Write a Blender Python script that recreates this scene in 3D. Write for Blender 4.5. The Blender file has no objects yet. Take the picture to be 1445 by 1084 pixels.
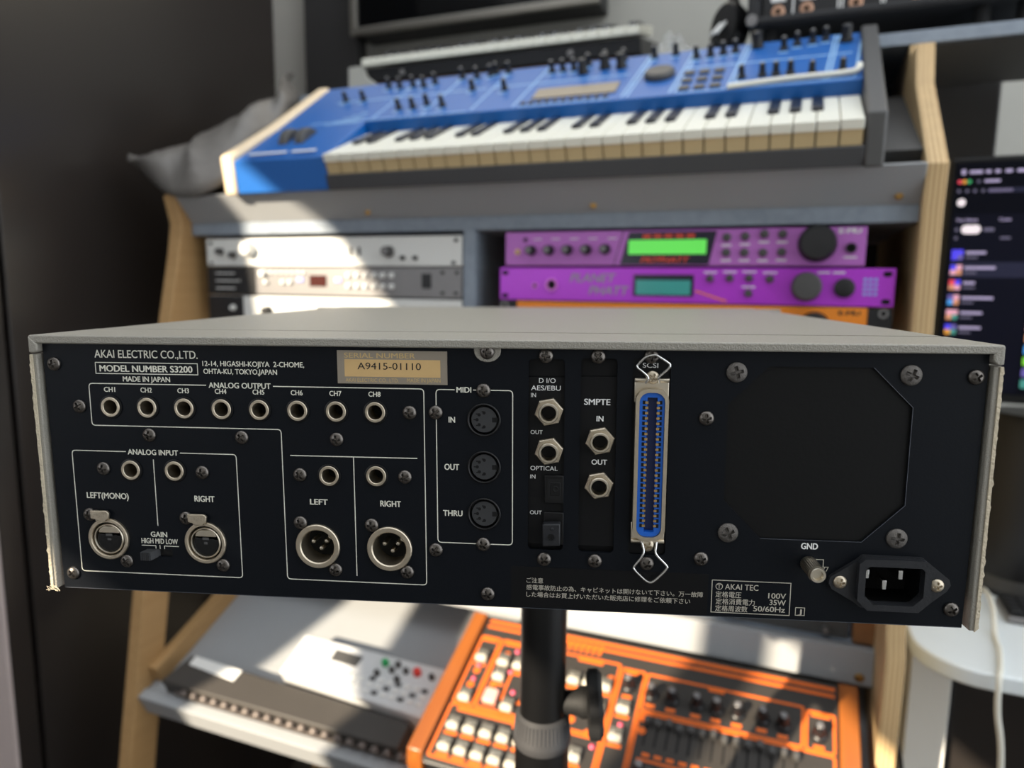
import bpy, bmesh, math, random
from mathutils import Matrix, Vector, Euler
random.seed(7)
R = math.radians
SC = bpy.context.scene
COL = SC.collection
HC = 1.2                     # camera height above the floor; heights below are given from the camera's level

# ------------------------------------------------------------------ camera
cam_d = bpy.data.cameras.new('camera'); cam = bpy.data.objects.new('camera', cam_d); COL.objects.link(cam)
cam.matrix_world = Matrix(((0.9283, -0.0625, 0.3666, 0), (0.3717, 0.1259, -0.9198, 0),
                           (0.0113, 0.9901, 0.1401, HC), (0, 0, 0, 1)))
cam_d.sensor_width = 36; cam_d.lens = 36 * 1000 / 1445; cam_d.clip_start = .01
cam_d.dof.use_dof = True; cam_d.dof.focus_distance = .322; cam_d.dof.aperture_fstop = 6.6
SC.camera = cam
# ------------------------------------------------------------------ light
w = bpy.data.worlds.new('world'); SC.world = w; w.use_nodes = True
w.node_tree.nodes['Background'].inputs[0].default_value = (.90, .95, 1.0, 1)
w.node_tree.nodes['Background'].inputs[1].default_value = 2.3
sun_d = bpy.data.lights.new('sun', 'SUN'); sun = bpy.data.objects.new('sun', sun_d); COL.objects.link(sun)
sun_d.energy = 13; sun_d.angle = R(.7); sun_d.color = (1, .86, .66)
SUN = Vector((.387, .846, -.366))
sun.rotation_euler = SUN.to_track_quat('-Z', 'Y').to_euler()
vs = SC.view_settings
vs.view_transform = 'Standard'; vs.look = 'None'; vs.exposure = 0.0; vs.gamma = 1; vs.use_curve_mapping = False

# ------------------------------------------------------------------ materials
def lin(c):
    c = c / 255
    return c / 12.92 if c <= .04045 else ((c + .055) / 1.055) ** 2.4
def rgb(c): return tuple(lin(v) for v in c) + (1,)
MATS = {}
def mat(name, c, rough=.5, metal=0, var=.06, scale=30, bump=0, bscale=300, emit=0, spec=.5, alpha=1, kind=None, c2=None, coat=0):
    m = bpy.data.materials.new(name); m.use_nodes = True; nt = m.node_tree; N = nt.nodes; L = nt.links
    b = N['Principled BSDF']; col = rgb(c)
    tc = N.new('ShaderNodeTexCoord')
    def mixrgb(fac, a, d):
        x = N.new('ShaderNodeMix'); x.data_type = 'RGBA'
        L.new(fac, x.inputs[0]); x.inputs[6].default_value = a; x.inputs[7].default_value = d
        return x
    nz = N.new('ShaderNodeTexNoise'); nz.inputs['Scale'].default_value = scale; nz.inputs['Detail'].default_value = 4
    L.new(tc.outputs['Object'], nz.inputs['Vector'])
    lo = tuple(v * (1 - var) for v in col[:3]) + (1,); hi = tuple(min(1, v * (1 + var)) for v in col[:3]) + (1,)
    if kind == 'ply':                       # veneer layers across the sheet, long grain along it
        wv = N.new('ShaderNodeTexWave'); wv.bands_direction = 'X'; wv.inputs['Scale'].default_value = 62
        wv.inputs['Distortion'].default_value = .6; wv.inputs['Detail'].default_value = 1
        L.new(tc.outputs['Object'], wv.inputs['Vector'])
        a = mixrgb(wv.outputs['Fac'], rgb(c2), col)
        mp = N.new('ShaderNodeMapping'); mp.inputs['Scale'].default_value = (60, 60, 3); L.new(tc.outputs['Object'], mp.inputs[0])
        nz.inputs['Scale'].default_value = 1; L.new(mp.outputs[0], nz.inputs['Vector'])
        d = N.new('ShaderNodeMix'); d.data_type = 'RGBA'; d.blend_type = 'MULTIPLY'; d.inputs[0].default_value = .35
        L.new(a.outputs[2], d.inputs[6]); L.new(nz.outputs['Fac'], d.inputs[7]); out = d.outputs[2]
    elif kind == 'wood':
        mp = N.new('ShaderNodeMapping'); mp.inputs['Scale'].default_value = (90, 4, 90); L.new(tc.outputs['Object'], mp.inputs[0])
        nz.inputs['Scale'].default_value = 1; L.new(mp.outputs[0], nz.inputs['Vector'])
        out = mixrgb(nz.outputs['Fac'], rgb(c2), col).outputs[2]
    elif kind == 'worn':                    # mostly one tone with sparse scuffs and dust of its own shape
        rp = N.new('ShaderNodeValToRGB'); rp.color_ramp.elements[0].position = .66; rp.color_ramp.elements[1].position = .74
        L.new(nz.outputs['Fac'], rp.inputs[0]); out = mixrgb(rp.outputs[0], col, rgb(c2)).outputs[2]
    else:
        out = mixrgb(nz.outputs['Fac'], lo, hi).outputs[2]
    L.new(out, b.inputs['Base Color'])
    b.inputs['Roughness'].default_value = rough; b.inputs['Metallic'].default_value = metal
    b.inputs['Specular IOR Level'].default_value = spec; b.inputs['Alpha'].default_value = alpha
    b.inputs['Coat Weight'].default_value = coat; b.inputs['Coat Roughness'].default_value = .12
    if emit:
        L.new(out, b.inputs['Emission Color']); b.inputs['Emission Strength'].default_value = emit
    if bump:
        n2 = N.new('ShaderNodeTexNoise'); n2.inputs['Scale'].default_value = bscale; n2.inputs['Detail'].default_value = 2
        L.new(tc.outputs['Object'], n2.inputs['Vector'])
        bp = N.new('ShaderNodeBump'); bp.inputs['Strength'].default_value = bump; bp.inputs['Distance'].default_value = .001
        L.new(n2.outputs['Fac'], bp.inputs['Height']); L.new(bp.outputs[0], b.inputs['Normal'])
    MATS[name] = m
    return m
mat('wall', (176, 174, 166), .9, var=.03, bump=.2, bscale=80)
mat('wall_dark', (168, 168, 166), .9, var=.03)
mat('wall_pink', (186, 172, 168), .9, var=.03)
mat('floor', (74, 66, 58), .5, kind='wood', c2=(52, 46, 40))
mat('sun_block_curtain', (60, 56, 54), .9)
mat('white_paint', (225, 224, 220), .5, var=.02)
mat('dark_lacquer', (40, 36, 34), .28, var=.05, scale=4)
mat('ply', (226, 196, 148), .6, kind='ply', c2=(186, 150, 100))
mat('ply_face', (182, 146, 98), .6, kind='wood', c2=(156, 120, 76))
mat('grey_board', (150, 152, 154), .55, var=.04, scale=12, bump=.05)
mat('grey_edge', (150, 160, 172), .6, kind='wood', c2=(118, 128, 140))
mat('slope_shade_grey', (72, 71, 70), .6)  # darker copy of the board grey, with shade put into the colour
mat('dark_board', (44, 43, 43), .7)
mat('pine', (150, 104, 62), .6, kind='wood', c2=(120, 80, 46))
mat('brass_screw', (168, 132, 80), .35, 1)
# sampler
mat('case_grey', (144, 140, 130), .38, var=.07, scale=900, bump=.5, bscale=1500)
mat('case_raw', (200, 188, 164), .8, var=.2, scale=300, bump=.8, bscale=900)
mat('panel_black', (15, 18, 23), .42, spec=.13, kind='worn', c2=(22, 25, 29), scale=22, bump=.04, bscale=800)
mat('panel_matte', (20, 20, 20), .5, spec=.13, var=.05, scale=40, bump=.05, bscale=600)
mat('card_black', (20, 20, 21), .45, spec=.15, var=.1, scale=60)
mat('sticker', (19, 19, 20), .36, spec=.15, var=.05)
mat('print_ivory', (222, 220, 206), .6, var=.03)
mat('print_white', (226, 226, 224), .6, var=.03)
mat('print_dim', (186, 180, 166), .6, var=.03)
mat('print_gold', (206, 178, 122), .5, .2, var=.03)
mat('print_black', (34, 30, 26), .6)
mat('serial_plate', (158, 148, 134), .38, .55, var=.05)
mat('serial_gold', (206, 172, 118), .5, .1, var=.06, scale=120)
mat('nickel', (214, 204, 186), .3, 1, var=.08, scale=200)
mat('nickel_dull', (200, 188, 168), .42, 1, var=.12, scale=260, bump=.15, bscale=700)
mat('steel', (215, 215, 212), .22, 1, var=.04)
mat('screw_black', (108, 103, 98), .34, .9, var=.25, scale=500)
mat('screw_dull', (104, 100, 96), .52, .75, var=.35, scale=900, bump=.4, bscale=2200)
mat('black_plastic', (14, 14, 15), .38, spec=.3, var=.06, scale=90)
mat('black_rubber', (16, 16, 17), .7, bump=.2, bscale=500)
mat('iec_plastic', (34, 35, 38), .45, spec=.35, var=.14, scale=140, bump=.12, bscale=900)
mat('din_plastic', (50, 51, 53), .42, var=.1, scale=200)
mat('void', (4, 4, 4), .9)
mat('scsi_blue_shaded', (14, 36, 84), .4)  # the insert's blue with the shade inside the slot put into the colour
mat('bare_edge_glint', (96, 100, 108), .4, .6)
mat('scsi_blue', (18, 92, 190), .4, var=.05)
mat('gold', (214, 178, 120), .3, 1)
# gear
mat('synth_blue', (4, 88, 164), .42, var=.04, scale=12)
mat('synth_line', (150, 190, 225), .5)
mat('key_white', (232, 230, 216), .3, var=.02)
mat('key_side', (200, 176, 132), .5)
mat('key_black', (22, 24, 32), .28)
mat('pole_black', (15, 15, 16), .32, .1)
mat('black_metal', (32, 32, 34), .45, .2, var=.08, bump=.05)
mat('rail_grey', (62, 62, 64), .45, var=.06)
mat('knob_black', (26, 26, 28), .42)
mat('charcoal', (72, 71, 70), .5, var=.06)
mat('cream_wood', (226, 204, 172), .5)
mat('lcd_brown', (116, 108, 98), .25)
mat('white_metal', (220, 220, 216), .4, var=.02)
mat('silver', (132, 130, 130), .4, .5, var=.06, scale=60)
mat('red_display', (66, 30, 26), .2)
mat('purple_pale', (184, 108, 194), .42, .1, var=.04)
mat('purple', (186, 62, 214), .3, .15, var=.04)
mat('pink_ring', (228, 130, 226), .4)
mat('navy', (24, 24, 44), .25)
mat('lcd_green', (96, 214, 84), .3, emit=.55)
mat('lcd_teal', (60, 150, 144), .15, emit=.12)
mat('red_print', (226, 74, 50), .5)
mat('orange_print', (246, 132, 48), .5)
mat('sage_print', (150, 160, 150), .5)
mat('sky_print', (150, 160, 230), .5)
mat('orange_metal', (240, 140, 38), .4, var=.04)
mat('lm_wood', (172, 100, 36), .42, kind='wood', c2=(118, 58, 20), coat=.2)
mat('lm_face', (50, 46, 42), .55, var=.06, scale=60)
mat('lm_orange', (222, 104, 26), .5, var=.05)
mat('cap_white', (196, 190, 174), .4)
mat('cap_smoke', (96, 94, 88), .2)
mat('cap_pink', (226, 170, 158), .4)
mat('led_pink', (236, 92, 120), .35)
mat('chrome', (220, 220, 220), .15, 1)
mat('green_cap', (40, 160, 90), .4)
mat('red_cap', (220, 60, 50), .4)
mat('device_grey', (206, 206, 206), .45, var=.03)
mat('slab_black', (58, 54, 50), .6, var=.1, scale=20, bump=.1)
mat('bead', (110, 100, 94), .4, .2)
mat('tv_black', (8, 9, 11), .12)
mat('tv_silver', (150, 146, 138), .3, .7)
mat('tolex', (34, 34, 36), .75, bump=.7, bscale=260)
mat('copper_ring', (196, 156, 132), .35, .8)
mat('film', (200, 200, 196), .15, alpha=.28)
mat('cover_film', (104, 100, 96), .45, alpha=.9, var=.25, scale=40, bump=.5, bscale=60)
mat('desk_white', (226, 232, 234), .35, var=.02)
mat('cord_white', (222, 220, 208), .5)
mat('screen', (5, 6, 14), .3, emit=.5, spec=.1)
mat('ui_panel', (10, 11, 22), .3, emit=.6, spec=.1)
mat('ui_row', (34, 35, 52), .3, emit=.6, spec=.1)
mat('ui_text', (150, 140, 172), .4, emit=.7)
mat('ui_dim', (86, 82, 104), .4, emit=.6)
mat('ui_pill', (216, 206, 212), .4, emit=.7)
for nm, c in (('red', (206, 60, 80)), ('amber', (206, 140, 50)), ('green', (48, 150, 90)), ('blue', (70, 60, 220)), ('sky', (60, 140, 210)),
              ('lime', (110, 190, 50)), ('pink', (206, 150, 170)), ('tan', (190, 130, 100)), ('teal', (60, 130, 120)), ('lilac', (90, 80, 150))):
    mat('ui_' + nm, c, .4, emit=.6)

# ------------------------------------------------------------------ mesh helpers
class MB:
    def __init__(s, o=(0, 0, 0), k=1.0):
        s.v = []; s.f = []; s.o = Vector(o); s.k = k
    def add(s, vs_, fs):
        b = len(s.v); s.v += [Vector(p) for p in vs_]; s.f += [tuple(i + b for i in f) for f in fs]; return s
    def box(s, x0, x1, y0, y1, z0, z1):
        return s.add([(x, y, z) for z in (z0, z1) for y in (y0, y1) for x in (x0, x1)],
                     [(0, 2, 3, 1), (4, 5, 7, 6), (0, 1, 5, 4), (2, 6, 7, 3), (0, 4, 6, 2), (1, 3, 7, 5)])
    def prism(s, poly, d0, d1, ax='y'):
        def P(a, b, d): return {'y': (a, d, b), 'x': (d, a, b), 'z': (a, b, d)}[ax]
        n = len(poly)
        area = sum(poly[i][0] * poly[(i + 1) % n][1] - poly[(i + 1) % n][0] * poly[i][1] for i in range(n))
        if (area > 0) == (ax == 'y'): poly = poly[::-1]
        lo, hi = min(d0, d1), max(d0, d1)
        vs_ = [P(a, b, lo) for a, b in poly] + [P(a, b, hi) for a, b in poly]
        return s.add(vs_, [tuple(range(n))[::-1], tuple(range(n, 2 * n))] + [(i, (i + 1) % n, n + (i + 1) % n, n + i) for i in range(n)])
    def lathe(s, prof, c=(0, 0, 0), ax=(0, -1, 0), n=24, rot=0, cap0=True, cap1=True, sx=1):
        ax = Vector(ax).normalized(); t = Vector((1, 0, 0)) if abs(ax.x) < .9 else Vector((0, 0, 1))
        e1 = (t - ax * t.dot(ax)).normalized(); e2 = ax.cross(e1); c = Vector(c); b = len(s.v)
        for r, h in prof:
            for i in range(n):
                a = 2 * math.pi * i / n + rot
                s.v.append(c + ax * h + (e1 * math.cos(a) * sx + e2 * math.sin(a)) * r)
        for j in range(len(prof) - 1):
            for i in range(n):
                k = (i + 1) % n
                s.f.append((b + j * n + i, b + j * n + k, b + (j + 1) * n + k, b + (j + 1) * n + i))
        if cap0: s.f.append(tuple(b + i for i in range(n))[::-1])
        if cap1: s.f.append(tuple(b + (len(prof) - 1) * n + i for i in range(n)))
        return s
    def tube(s, path, r, n=8):
        path = [Vector(p) for p in path]; b = len(s.v); up = None
        for i, p in enumerate(path):
            d = (path[min(i + 1, len(path) - 1)] - path[max(i - 1, 0)]).normalized()
            if up is None: up = Vector((0, 0, 1)) if abs(d.z) < .9 else Vector((1, 0, 0))
            e1 = (up - d * up.dot(d)).normalized(); e2 = d.cross(e1); up = e1
            for k in range(n):
                a = 2 * math.pi * k / n; s.v.append(p + (e1 * math.cos(a) + e2 * math.sin(a)) * r)
        for i in range(len(path) - 1):
            for k in range(n):
                q = (k + 1) % n; s.f.append((b + i * n + k, b + i * n + q, b + (i + 1) * n + q, b + (i + 1) * n + k))
        s.f.append(tuple(b + k for k in range(n))[::-1]); s.f.append(tuple(b + (len(path) - 1) * n + k for k in range(n)))
        return s
    def mesh(s, name, m, smooth=35):
        me = bpy.data.meshes.new(name)
        me.from_pydata([(p - s.o) * s.k for p in s.v], [], s.f); me.materials.append(MATS[m])
        if smooth:
            me.polygons.foreach_set('use_smooth', [True] * len(me.polygons)); me.set_sharp_from_angle(angle=R(smooth))
        me.update(); return me
    def build(s, name, m, parent=None, loc=None, rot=None, bevel=0, smooth=35):
        return put(s.mesh(name, m, smooth), name, parent, loc, rot, bevel)
def put(me, name, parent=None, loc=None, rot=None, bevel=0):
    o = bpy.data.objects.new(name, me); COL.objects.link(o); o.parent = parent
    if loc is not None: o.location = loc
    if rot is not None: o.rotation_euler = rot
    if bevel:
        b = o.modifiers.new('bevel', 'BEVEL'); b.width = bevel; b.segments = 2; b.limit_method = 'ANGLE'; b.angle_limit = R(40)
    return o
def tag(o, label=None, cat=None, group=None, kind=None):
    if label: o['label'] = label
    if cat: o['category'] = cat
    if group: o['group'] = group
    if kind: o['kind'] = kind
    return o
def thing(name, label, cat, loc, rot=None, group=None):
    o = bpy.data.objects.new(name, None); COL.objects.link(o); o.empty_display_size = .05
    o.location = loc
    if rot is not None: o.rotation_euler = rot
    return tag(o, label, cat, group)
def spline(pts, n=6):
    pts = [Vector(p) for p in pts]; out = []
    for i in range(len(pts) - 1):
        p0, p1, p2, p3 = pts[max(i - 1, 0)], pts[i], pts[i + 1], pts[min(i + 2, len(pts) - 1)]
        for k in range(n):
            t = k / n
            out.append(.5 * ((2 * p1) + (p2 - p0) * t + (2 * p0 - 5 * p1 + 4 * p2 - p3) * t * t + (3 * p1 - p0 - 3 * p2 + p3) * t ** 3))
    return out + [pts[-1]]
def rrect(x0, x1, y0, y1, r, n=5):
    out = []
    for cx, cy, a0 in ((x1 - r, y1 - r, 0), (x0 + r, y1 - r, 90), (x0 + r, y0 + r, 180), (x1 - r, y0 + r, 270)):
        for i in range(n + 1):
            a = R(a0 + 90 * i / n); out.append((cx + r * math.cos(a), cy + r * math.sin(a)))
    return out
def circ(x, y, r, n=32): return [(x + r * math.cos(2 * math.pi * i / n), y + r * math.sin(2 * math.pi * i / n)) for i in range(n)]
def holed(name, outer, holes, ext, m, parent, rot, loc, k):
    """flat sheet with real cut-outs (filled 2D curve given thickness)"""
    c = bpy.data.curves.new(name, 'CURVE'); c.dimensions = '2D'; c.fill_mode = 'BOTH'; c.extrude = ext / 2
    for poly in [outer] + holes:
        sp = c.splines.new('POLY'); sp.points.add(len(poly) - 1); sp.use_cyclic_u = True
        for p, (x, y) in zip(sp.points, poly): p.co = (x, y, 0, 1)
    t = bpy.data.objects.new(name, c); COL.objects.link(t)
    bpy.context.view_layer.update()
    me = bpy.data.meshes.new_from_object(t.evaluated_get(bpy.context.evaluated_depsgraph_get()))
    bpy.data.objects.remove(t); bpy.data.curves.remove(c)
    me.name = name; me.materials.clear(); me.materials.append(MATS[m])
    me.transform(Matrix.Translation(loc) @ Euler(rot).to_matrix().to_4x4() @ Matrix.Scale(k, 4))
    return put(me, name, parent)
def text_mesh(body, w_, h_, bold=0, shear=0, capfrac=.70):
    """lettering as a flat mesh in x/y, lower left corner at the origin, w_ wide, capitals h_ high"""
    c = bpy.data.curves.new('lettering', 'FONT'); c.body = body; c.resolution_u = 4; c.shear = shear
    t = bpy.data.objects.new('lettering', c); COL.objects.link(t); bpy.context.view_layer.update()
    me = bpy.data.meshes.new_from_object(t.evaluated_get(bpy.context.evaluated_depsgraph_get()))
    bpy.data.objects.remove(t); bpy.data.curves.remove(c)
    xs = [v.co.x for v in me.vertices]; x0, x1 = min(xs), max(xs)
    sx = (w_) / (x1 - x0 + 2 * bold); sy = h_ / capfrac
    vs_ = [((v.co.x - x0 + bold) * sx, v.co.y * sy) for v in me.vertices]; fs = [tuple(p.vertices) for p in me.polygons]
    bpy.data.meshes.remove(me)
    if bold:                              # heavier strokes: the same glyphs laid side by side
        av, af = [], []
        for q, (dx, dy) in enumerate(((-1, 0), (1, 0), (0, -.45), (0, .45))):
            b = len(av); av += [(x + dx * bold * sx, y + dy * bold * sy, q * h_ * .002) for x, y in vs_]; af += [tuple(i + b for i in f) for f in fs]
    else: av, af = [(x, y, 0) for x, y in vs_], fs
    me = bpy.data.meshes.new('lettering'); me.from_pydata(av, [], af); return me
def letters(body, x0, x1, z0, z1, y, m, parent, bold=.012, shear=0, capfrac=.70, name='lettering', k=1, o=(0, 0, 0)):
    """upright lettering facing -y: x0..x1 wide, capitals from z0 to z1"""
    me = text_mesh(body, x1 - x0, z1 - z0, bold, shear, capfrac)
    me.transform(Matrix.Scale(k, 4) @ Matrix.Translation((x0 - o[0], y - o[1], z0 - o[2])) @ Matrix.Rotation(R(90), 4, 'X'))
    me.materials.clear(); me.materials.append(MATS[m])
    return put(me, name, parent)
def flat_letters(body, x0, x1, y0, y1, z, m, parent, bold=.012, shear=0, name='lettering'):
    me = text_mesh(body, x1 - x0, y1 - y0, bold, shear); me.transform(Matrix.Translation((x0, y0, z)))
    me.materials.clear(); me.materials.append(MATS[m]); return put(me, name, parent)

# ------------------------------------------------------------------ the room
def struct(mb, name, m, **k): return tag(mb.build(name, m, **k), kind='structure')
struct(MB().box(-3.2, 2.6, -1.2, 1.95, -.05, 0), 'floor', 'floor', smooth=0)
struct(MB().box(-3.2, 2.6, 1.75, 1.87, 0, 3.2), 'wall_back', 'wall', smooth=0)
struct(MB().box(-2.42, -2.3, -1.12, 1.75, 0, 3.2), 'wall_left', 'wall_pink', smooth=0)
# wall behind the camera with the window the sun comes through
WX0, WX1, WZ0, WZ1 = -1.84, -.62, HC - .2, HC + 1.05
wf = MB()
for b in ((-3.2, WX0, 0, 3.4), (WX1, 1.9, 0, 3.4), (WX0, WX1, 0, WZ0), (WX0, WX1, WZ1, 3.4)): wf.box(b[0], b[1], -1.12, -1.0, b[2], b[3])
struct(wf, 'wall_front', 'wall_dark', smooth=0)
fr = MB()
for b in ((WX0 - .06, WX0, WZ0 - .06, WZ1 + .06), (WX1, WX1 + .06, WZ0 - .06, WZ1 + .06), (WX0, WX1, WZ0 - .06, WZ0), (WX0, WX1, WZ1, WZ1 + .06)):
    fr.box(b[0], b[1], -1.14, -.985, b[2], b[3])
fr.box(-.985, -.900, -1.010, -.990, WZ0, WZ1)  # mullion added to throw a shadow band across the drum machine
struct(fr, 'window_1', 'white_paint', bevel=.004)
# unseen drape added to shape the sun patch: its free edge crosses the window diagonally
t = thing('sun_block_curtain', 'unseen dark drape added to cut the sunlight along a diagonal', 'sun_block_curtain', (WX1, -.96, HC - .25))
cm = MB(o=(WX1, -.96, HC - .25)); nu, nv = 24, 14
top = [(-1.72, 1.10), (-.45, 1.10)]; edge = [(-1.70, 1.03), (-1.62, .97), (-1.49, .865), (-1.39, .745), (-.885, .385), (-.58, .17)]
for j in range(nv + 1):
    for i in range(nu + 1):
        a, b = i / nu, j / nv
        px = -1.70 + 1.12 * a
        for (xa, za), (xb, zb) in zip(edge, edge[1:]):
            if px <= xb + 1e-6: pz = za + (zb - za) * (px - xa) / (xb - xa); break
        tx = -1.76 + 1.3 * a
        x = px + (tx - px) * b; z = pz + (1.12 - pz) * b
        cm.v.append(Vector((x, -.955 + .012 * math.sin(a * 60), HC + z)))
for j in range(nv):
    for i in range(nu):
        p = j * (nu + 1) + i; cm.f.append((p, p + 1, p + nu + 2, p + nu + 1))
cl = cm.build('cloth', 'sun_block_curtain', t); sm = cl.modifiers.new('solid', 'SOLIDIFY'); sm.thickness = .003
MB(o=(WX1, -.96, HC - .25)).tube([(-1.85, -.955, HC + 1.125), (-.4, -.955, HC + 1.125)], .011).build('rail', 'black_metal', t)
# added unseen blockers for the sun: narrow drape, pot with bent stick on sill
t = thing('sun_block_curtain', 'unseen dark drape column added to trim the sun patch', 'sun_block_curtain', (-1.75, -.955, HC - .25))
cm = MB(o=(-1.75, -.955, HC - .25))
cm.prism([(-1.90, HC - .2), (-1.641, HC - .2), (-1.641, HC + .075), (-1.604, HC + .175), (-1.601, HC + .305), (-1.688, HC + .915), (-1.715, HC + 1.10), (-1.90, HC + 1.10)], -.984, -.978).build('cloth', 'sun_block_curtain', t)
MB(o=(-1.75, -.955, HC - .25)).tube([(-1.95, -.981, HC + 1.10), (-1.70, -.981, HC + 1.10)], .008).build('rail', 'black_metal', t)
t = thing('sun_block_vase', 'unseen dark pot with a bent stick added to shadow the tray', 'sun_block_vase', (-1.29, -.955, WZ0))
MB(o=(-1.29, -.955, WZ0)).lathe([(.045, 0), (.075, .08), (.078, .20), (.055, .34), (.045, .40), (.05, .42)], (-1.29, -.955, WZ0), ax=(0, 0, 1), n=28, cap1=False).build('body', 'dark_board', t)
MB(o=(-1.29, -.955, WZ0)).prism([(-1.31, HC - .1), (-1.26, HC - .1), (-1.27, HC + .21), (-1.345, HC + .27), (-1.43, HC + .43), (-1.53, HC + .41), (-1.43, HC + .215), (-1.345, HC + .15)], -.97, -.94).build('sun_block_branch', 'pine', t, bevel=.006)

# wardrobe beside the rack desk
t = thing('wardrobe', 'tall black lacquered wardrobe beside the studio desk', 'wardrobe', (-1.4, .98, 0))
o = (-1.4, .98, 0)
MB(o).box(-1.72, -1.1, .712, 1.33, .0, 2.5).build('carcass', 'dark_lacquer', t, bevel=.002)
d_ = MB(o).box(-1.40, -1.1, .670, .704, .08, 2.48).build('door', 'dark_lacquer', t, bevel=.002); MB(o).box(-1.398, -1.102, .664, .670, .082, 2.478).build('door_skin', 'wall_pink', d_)
d_ = MB(o).box(-1.72, -1.405, .670, .704, .08, 2.48).build('door', 'dark_lacquer', t, bevel=.002); MB(o).box(-1.718, -1.407, .664, .670, .082, 2.478).build('door_skin', 'wall_pink', d_)
MB(o).tube([(-1.43, .664, 1.0), (-1.43, .632, 1.0), (-1.43, .632, 1.25), (-1.43, .664, 1.25)], .006).build('handle', 'black_metal', t)

# ------------------------------------------------------------------ studio desk
DX, DY = -.405, 1.05
desk = thing('studio_desk', 'grey studio desk with plywood sides holding keyboards and two bays of rack gear', 'desk', (DX, DY, 0))
O = (DX, DY, -HC)                 # parts below are given from the camera's level
def D(): return MB(o=O)
plr = [(.886, .132), (.892, .0864), (.888, -.044), (.881, -.391), (.863, -.42), (.868, -.58), (.868, -1.2), (1.30, -1.2), (1.36, .10), (1.36, .3225), (1.126, .3225), (1.120, .306), (1.060, .304), (1.040, .252)]
D().prism(plr, .1187, .1394, 'x').build('side_panel', 'ply', desk, bevel=.0015)
pll = [(.8766, .1334), (.8878, .09), (.879, .04), (.846, -.10), (1.34, -.10), (1.36, .10), (1.36, .338), (1.19, .338), (1.14, .30)]
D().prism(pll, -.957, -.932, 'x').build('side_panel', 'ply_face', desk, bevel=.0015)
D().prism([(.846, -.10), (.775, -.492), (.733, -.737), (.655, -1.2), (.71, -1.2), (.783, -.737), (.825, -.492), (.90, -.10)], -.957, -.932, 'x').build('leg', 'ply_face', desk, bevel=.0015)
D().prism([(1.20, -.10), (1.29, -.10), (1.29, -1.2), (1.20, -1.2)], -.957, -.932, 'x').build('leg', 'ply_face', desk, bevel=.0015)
D().box(-.932, .1187, .908, 1.35, .0725, .0915).build('shelf', 'grey_edge', desk, bevel=.001)
D().prism([(.909, .0915), (.878, .1310), (.892, .1345), (.926, .0915)], -.932, .1187, 'x').build('fascia', 'grey_board', desk, bevel=.001)
D().box(-.4375, -.419, .908, 1.34, -.44, .0725).build('divider', 'grey_edge', desk, bevel=.001)
D().box(-.932, .1187, 1.335, 1.35, -.70, .32).build('back_panel', 'dark_board', desk)
for x0, x1 in ((-.932, .75),): D().box(x0, x1, 1.125, 1.36, .3225, .3395).build('shelf', 'grey_edge', desk, bevel=.001)
D().box(.141, .745, 1.13, 1.355, .3190, .3224).build('underside_shade', 'dark_board', desk)  # shade under the shelf, put in as a thin dark board
ss = math.sin(R(25)); cs = math.cos(R(25))
def sl(a, n): return (.863 + a * cs - n * ss, .128 + a * ss + n * cs)
D().prism([sl(.062, -.002), sl(.33, -.002), sl(.33, -.017), sl(.066, -.017)], -.932, .1187, 'x').build('sloped_shelf', 'slope_shade_grey', desk)
# lower tray
ts = math.sin(R(24)); tc_ = math.cos(R(24))
def tl(b, n): return (.785 + b * tc_ - n * ts, -.645 + b * ts + n * tc_)
D().prism([tl(-.018, 0), tl(.26, 0), tl(.26, -.015), tl(-.018, -.015)], -.932, .1187, 'x').build('tray', 'grey_board', desk, bevel=.001)
D().prism([tl(-.036, .004), tl(-.018, .004), tl(-.018, -.034), tl(-.036, -.034)], -.945, .1187, 'x').build('tray_lip', 'grey_board', desk, bevel=.0015)
D().prism([tl(.0, .0), tl(.24, .0), tl(.24, .032), tl(.0, .032)], -.932, -.914, 'x').build('tray_bracket', 'ply_face', desk, bevel=.001)
D().prism([(.946, -.502), (.952, -.457), (.970, -.457), (.966, -.502)], -.932, .1187, 'x').build('fascia', 'grey_board', desk, bevel=.001)
D().box(-.932, .1187, .965, 1.335, -.475, -.457).build('shelf', 'grey_edge', desk)
def screwface(x, y, z, parent, o, m='brass_screw', r=.0045):
    return MB(o=o).lathe([(r, 0), (r, .0008), (r * .75, .0018), (.0002, .0022)], (x, y, z), n=12, cap0=False).build('screw', m, parent)
for x in (-.588, -.250, .0965): screwface(x, .9015, .1005, desk, O)
screwface(.103, .9475, -.492, desk, O, 'brass_screw', .006)

# ------------------------------------------------------------------ rack units
def rack(name, label, x0, x1, z0, z1, m, depth=.26, y=.908, ears=True, chassis='black_metal', group=None):
    cx = (x0 + x1) / 2
    t = thing(name, label, 'rack unit', (cx, y, HC + z0), group=group)
    o = (cx, y, z0)
    MB(o).box(x0, x1, y, y + .003, z0 + .0006, z1 - .0006).build('front_panel', m, t, bevel=.0008)
    e = .02 if ears else .002
    MB(o).box(x0 + e, x1 - e, y + .003, y + depth, z0 + .001, z1 - .001).build('chassis', chassis, t)
    return t, o, y
def knob(t, o, x, y, z, r, h, m='knob_black', cap=None, name='knob', n=20):
    k = MB(o).lathe([(r, 0), (r, h * .2), (r * .88, h * .3), (r * .82, h * .92), (r * .7, h), (.0001, h)], (x, y, z), n=n, cap0=False, cap1=False).build(name, m, t)
    if cap: MB(o).lathe([(r * .5, h + .0002), (.0001, h + .0006)], (x, y, z), n=14, cap0=False, cap1=False).build('cap', cap, k)
    return k
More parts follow.
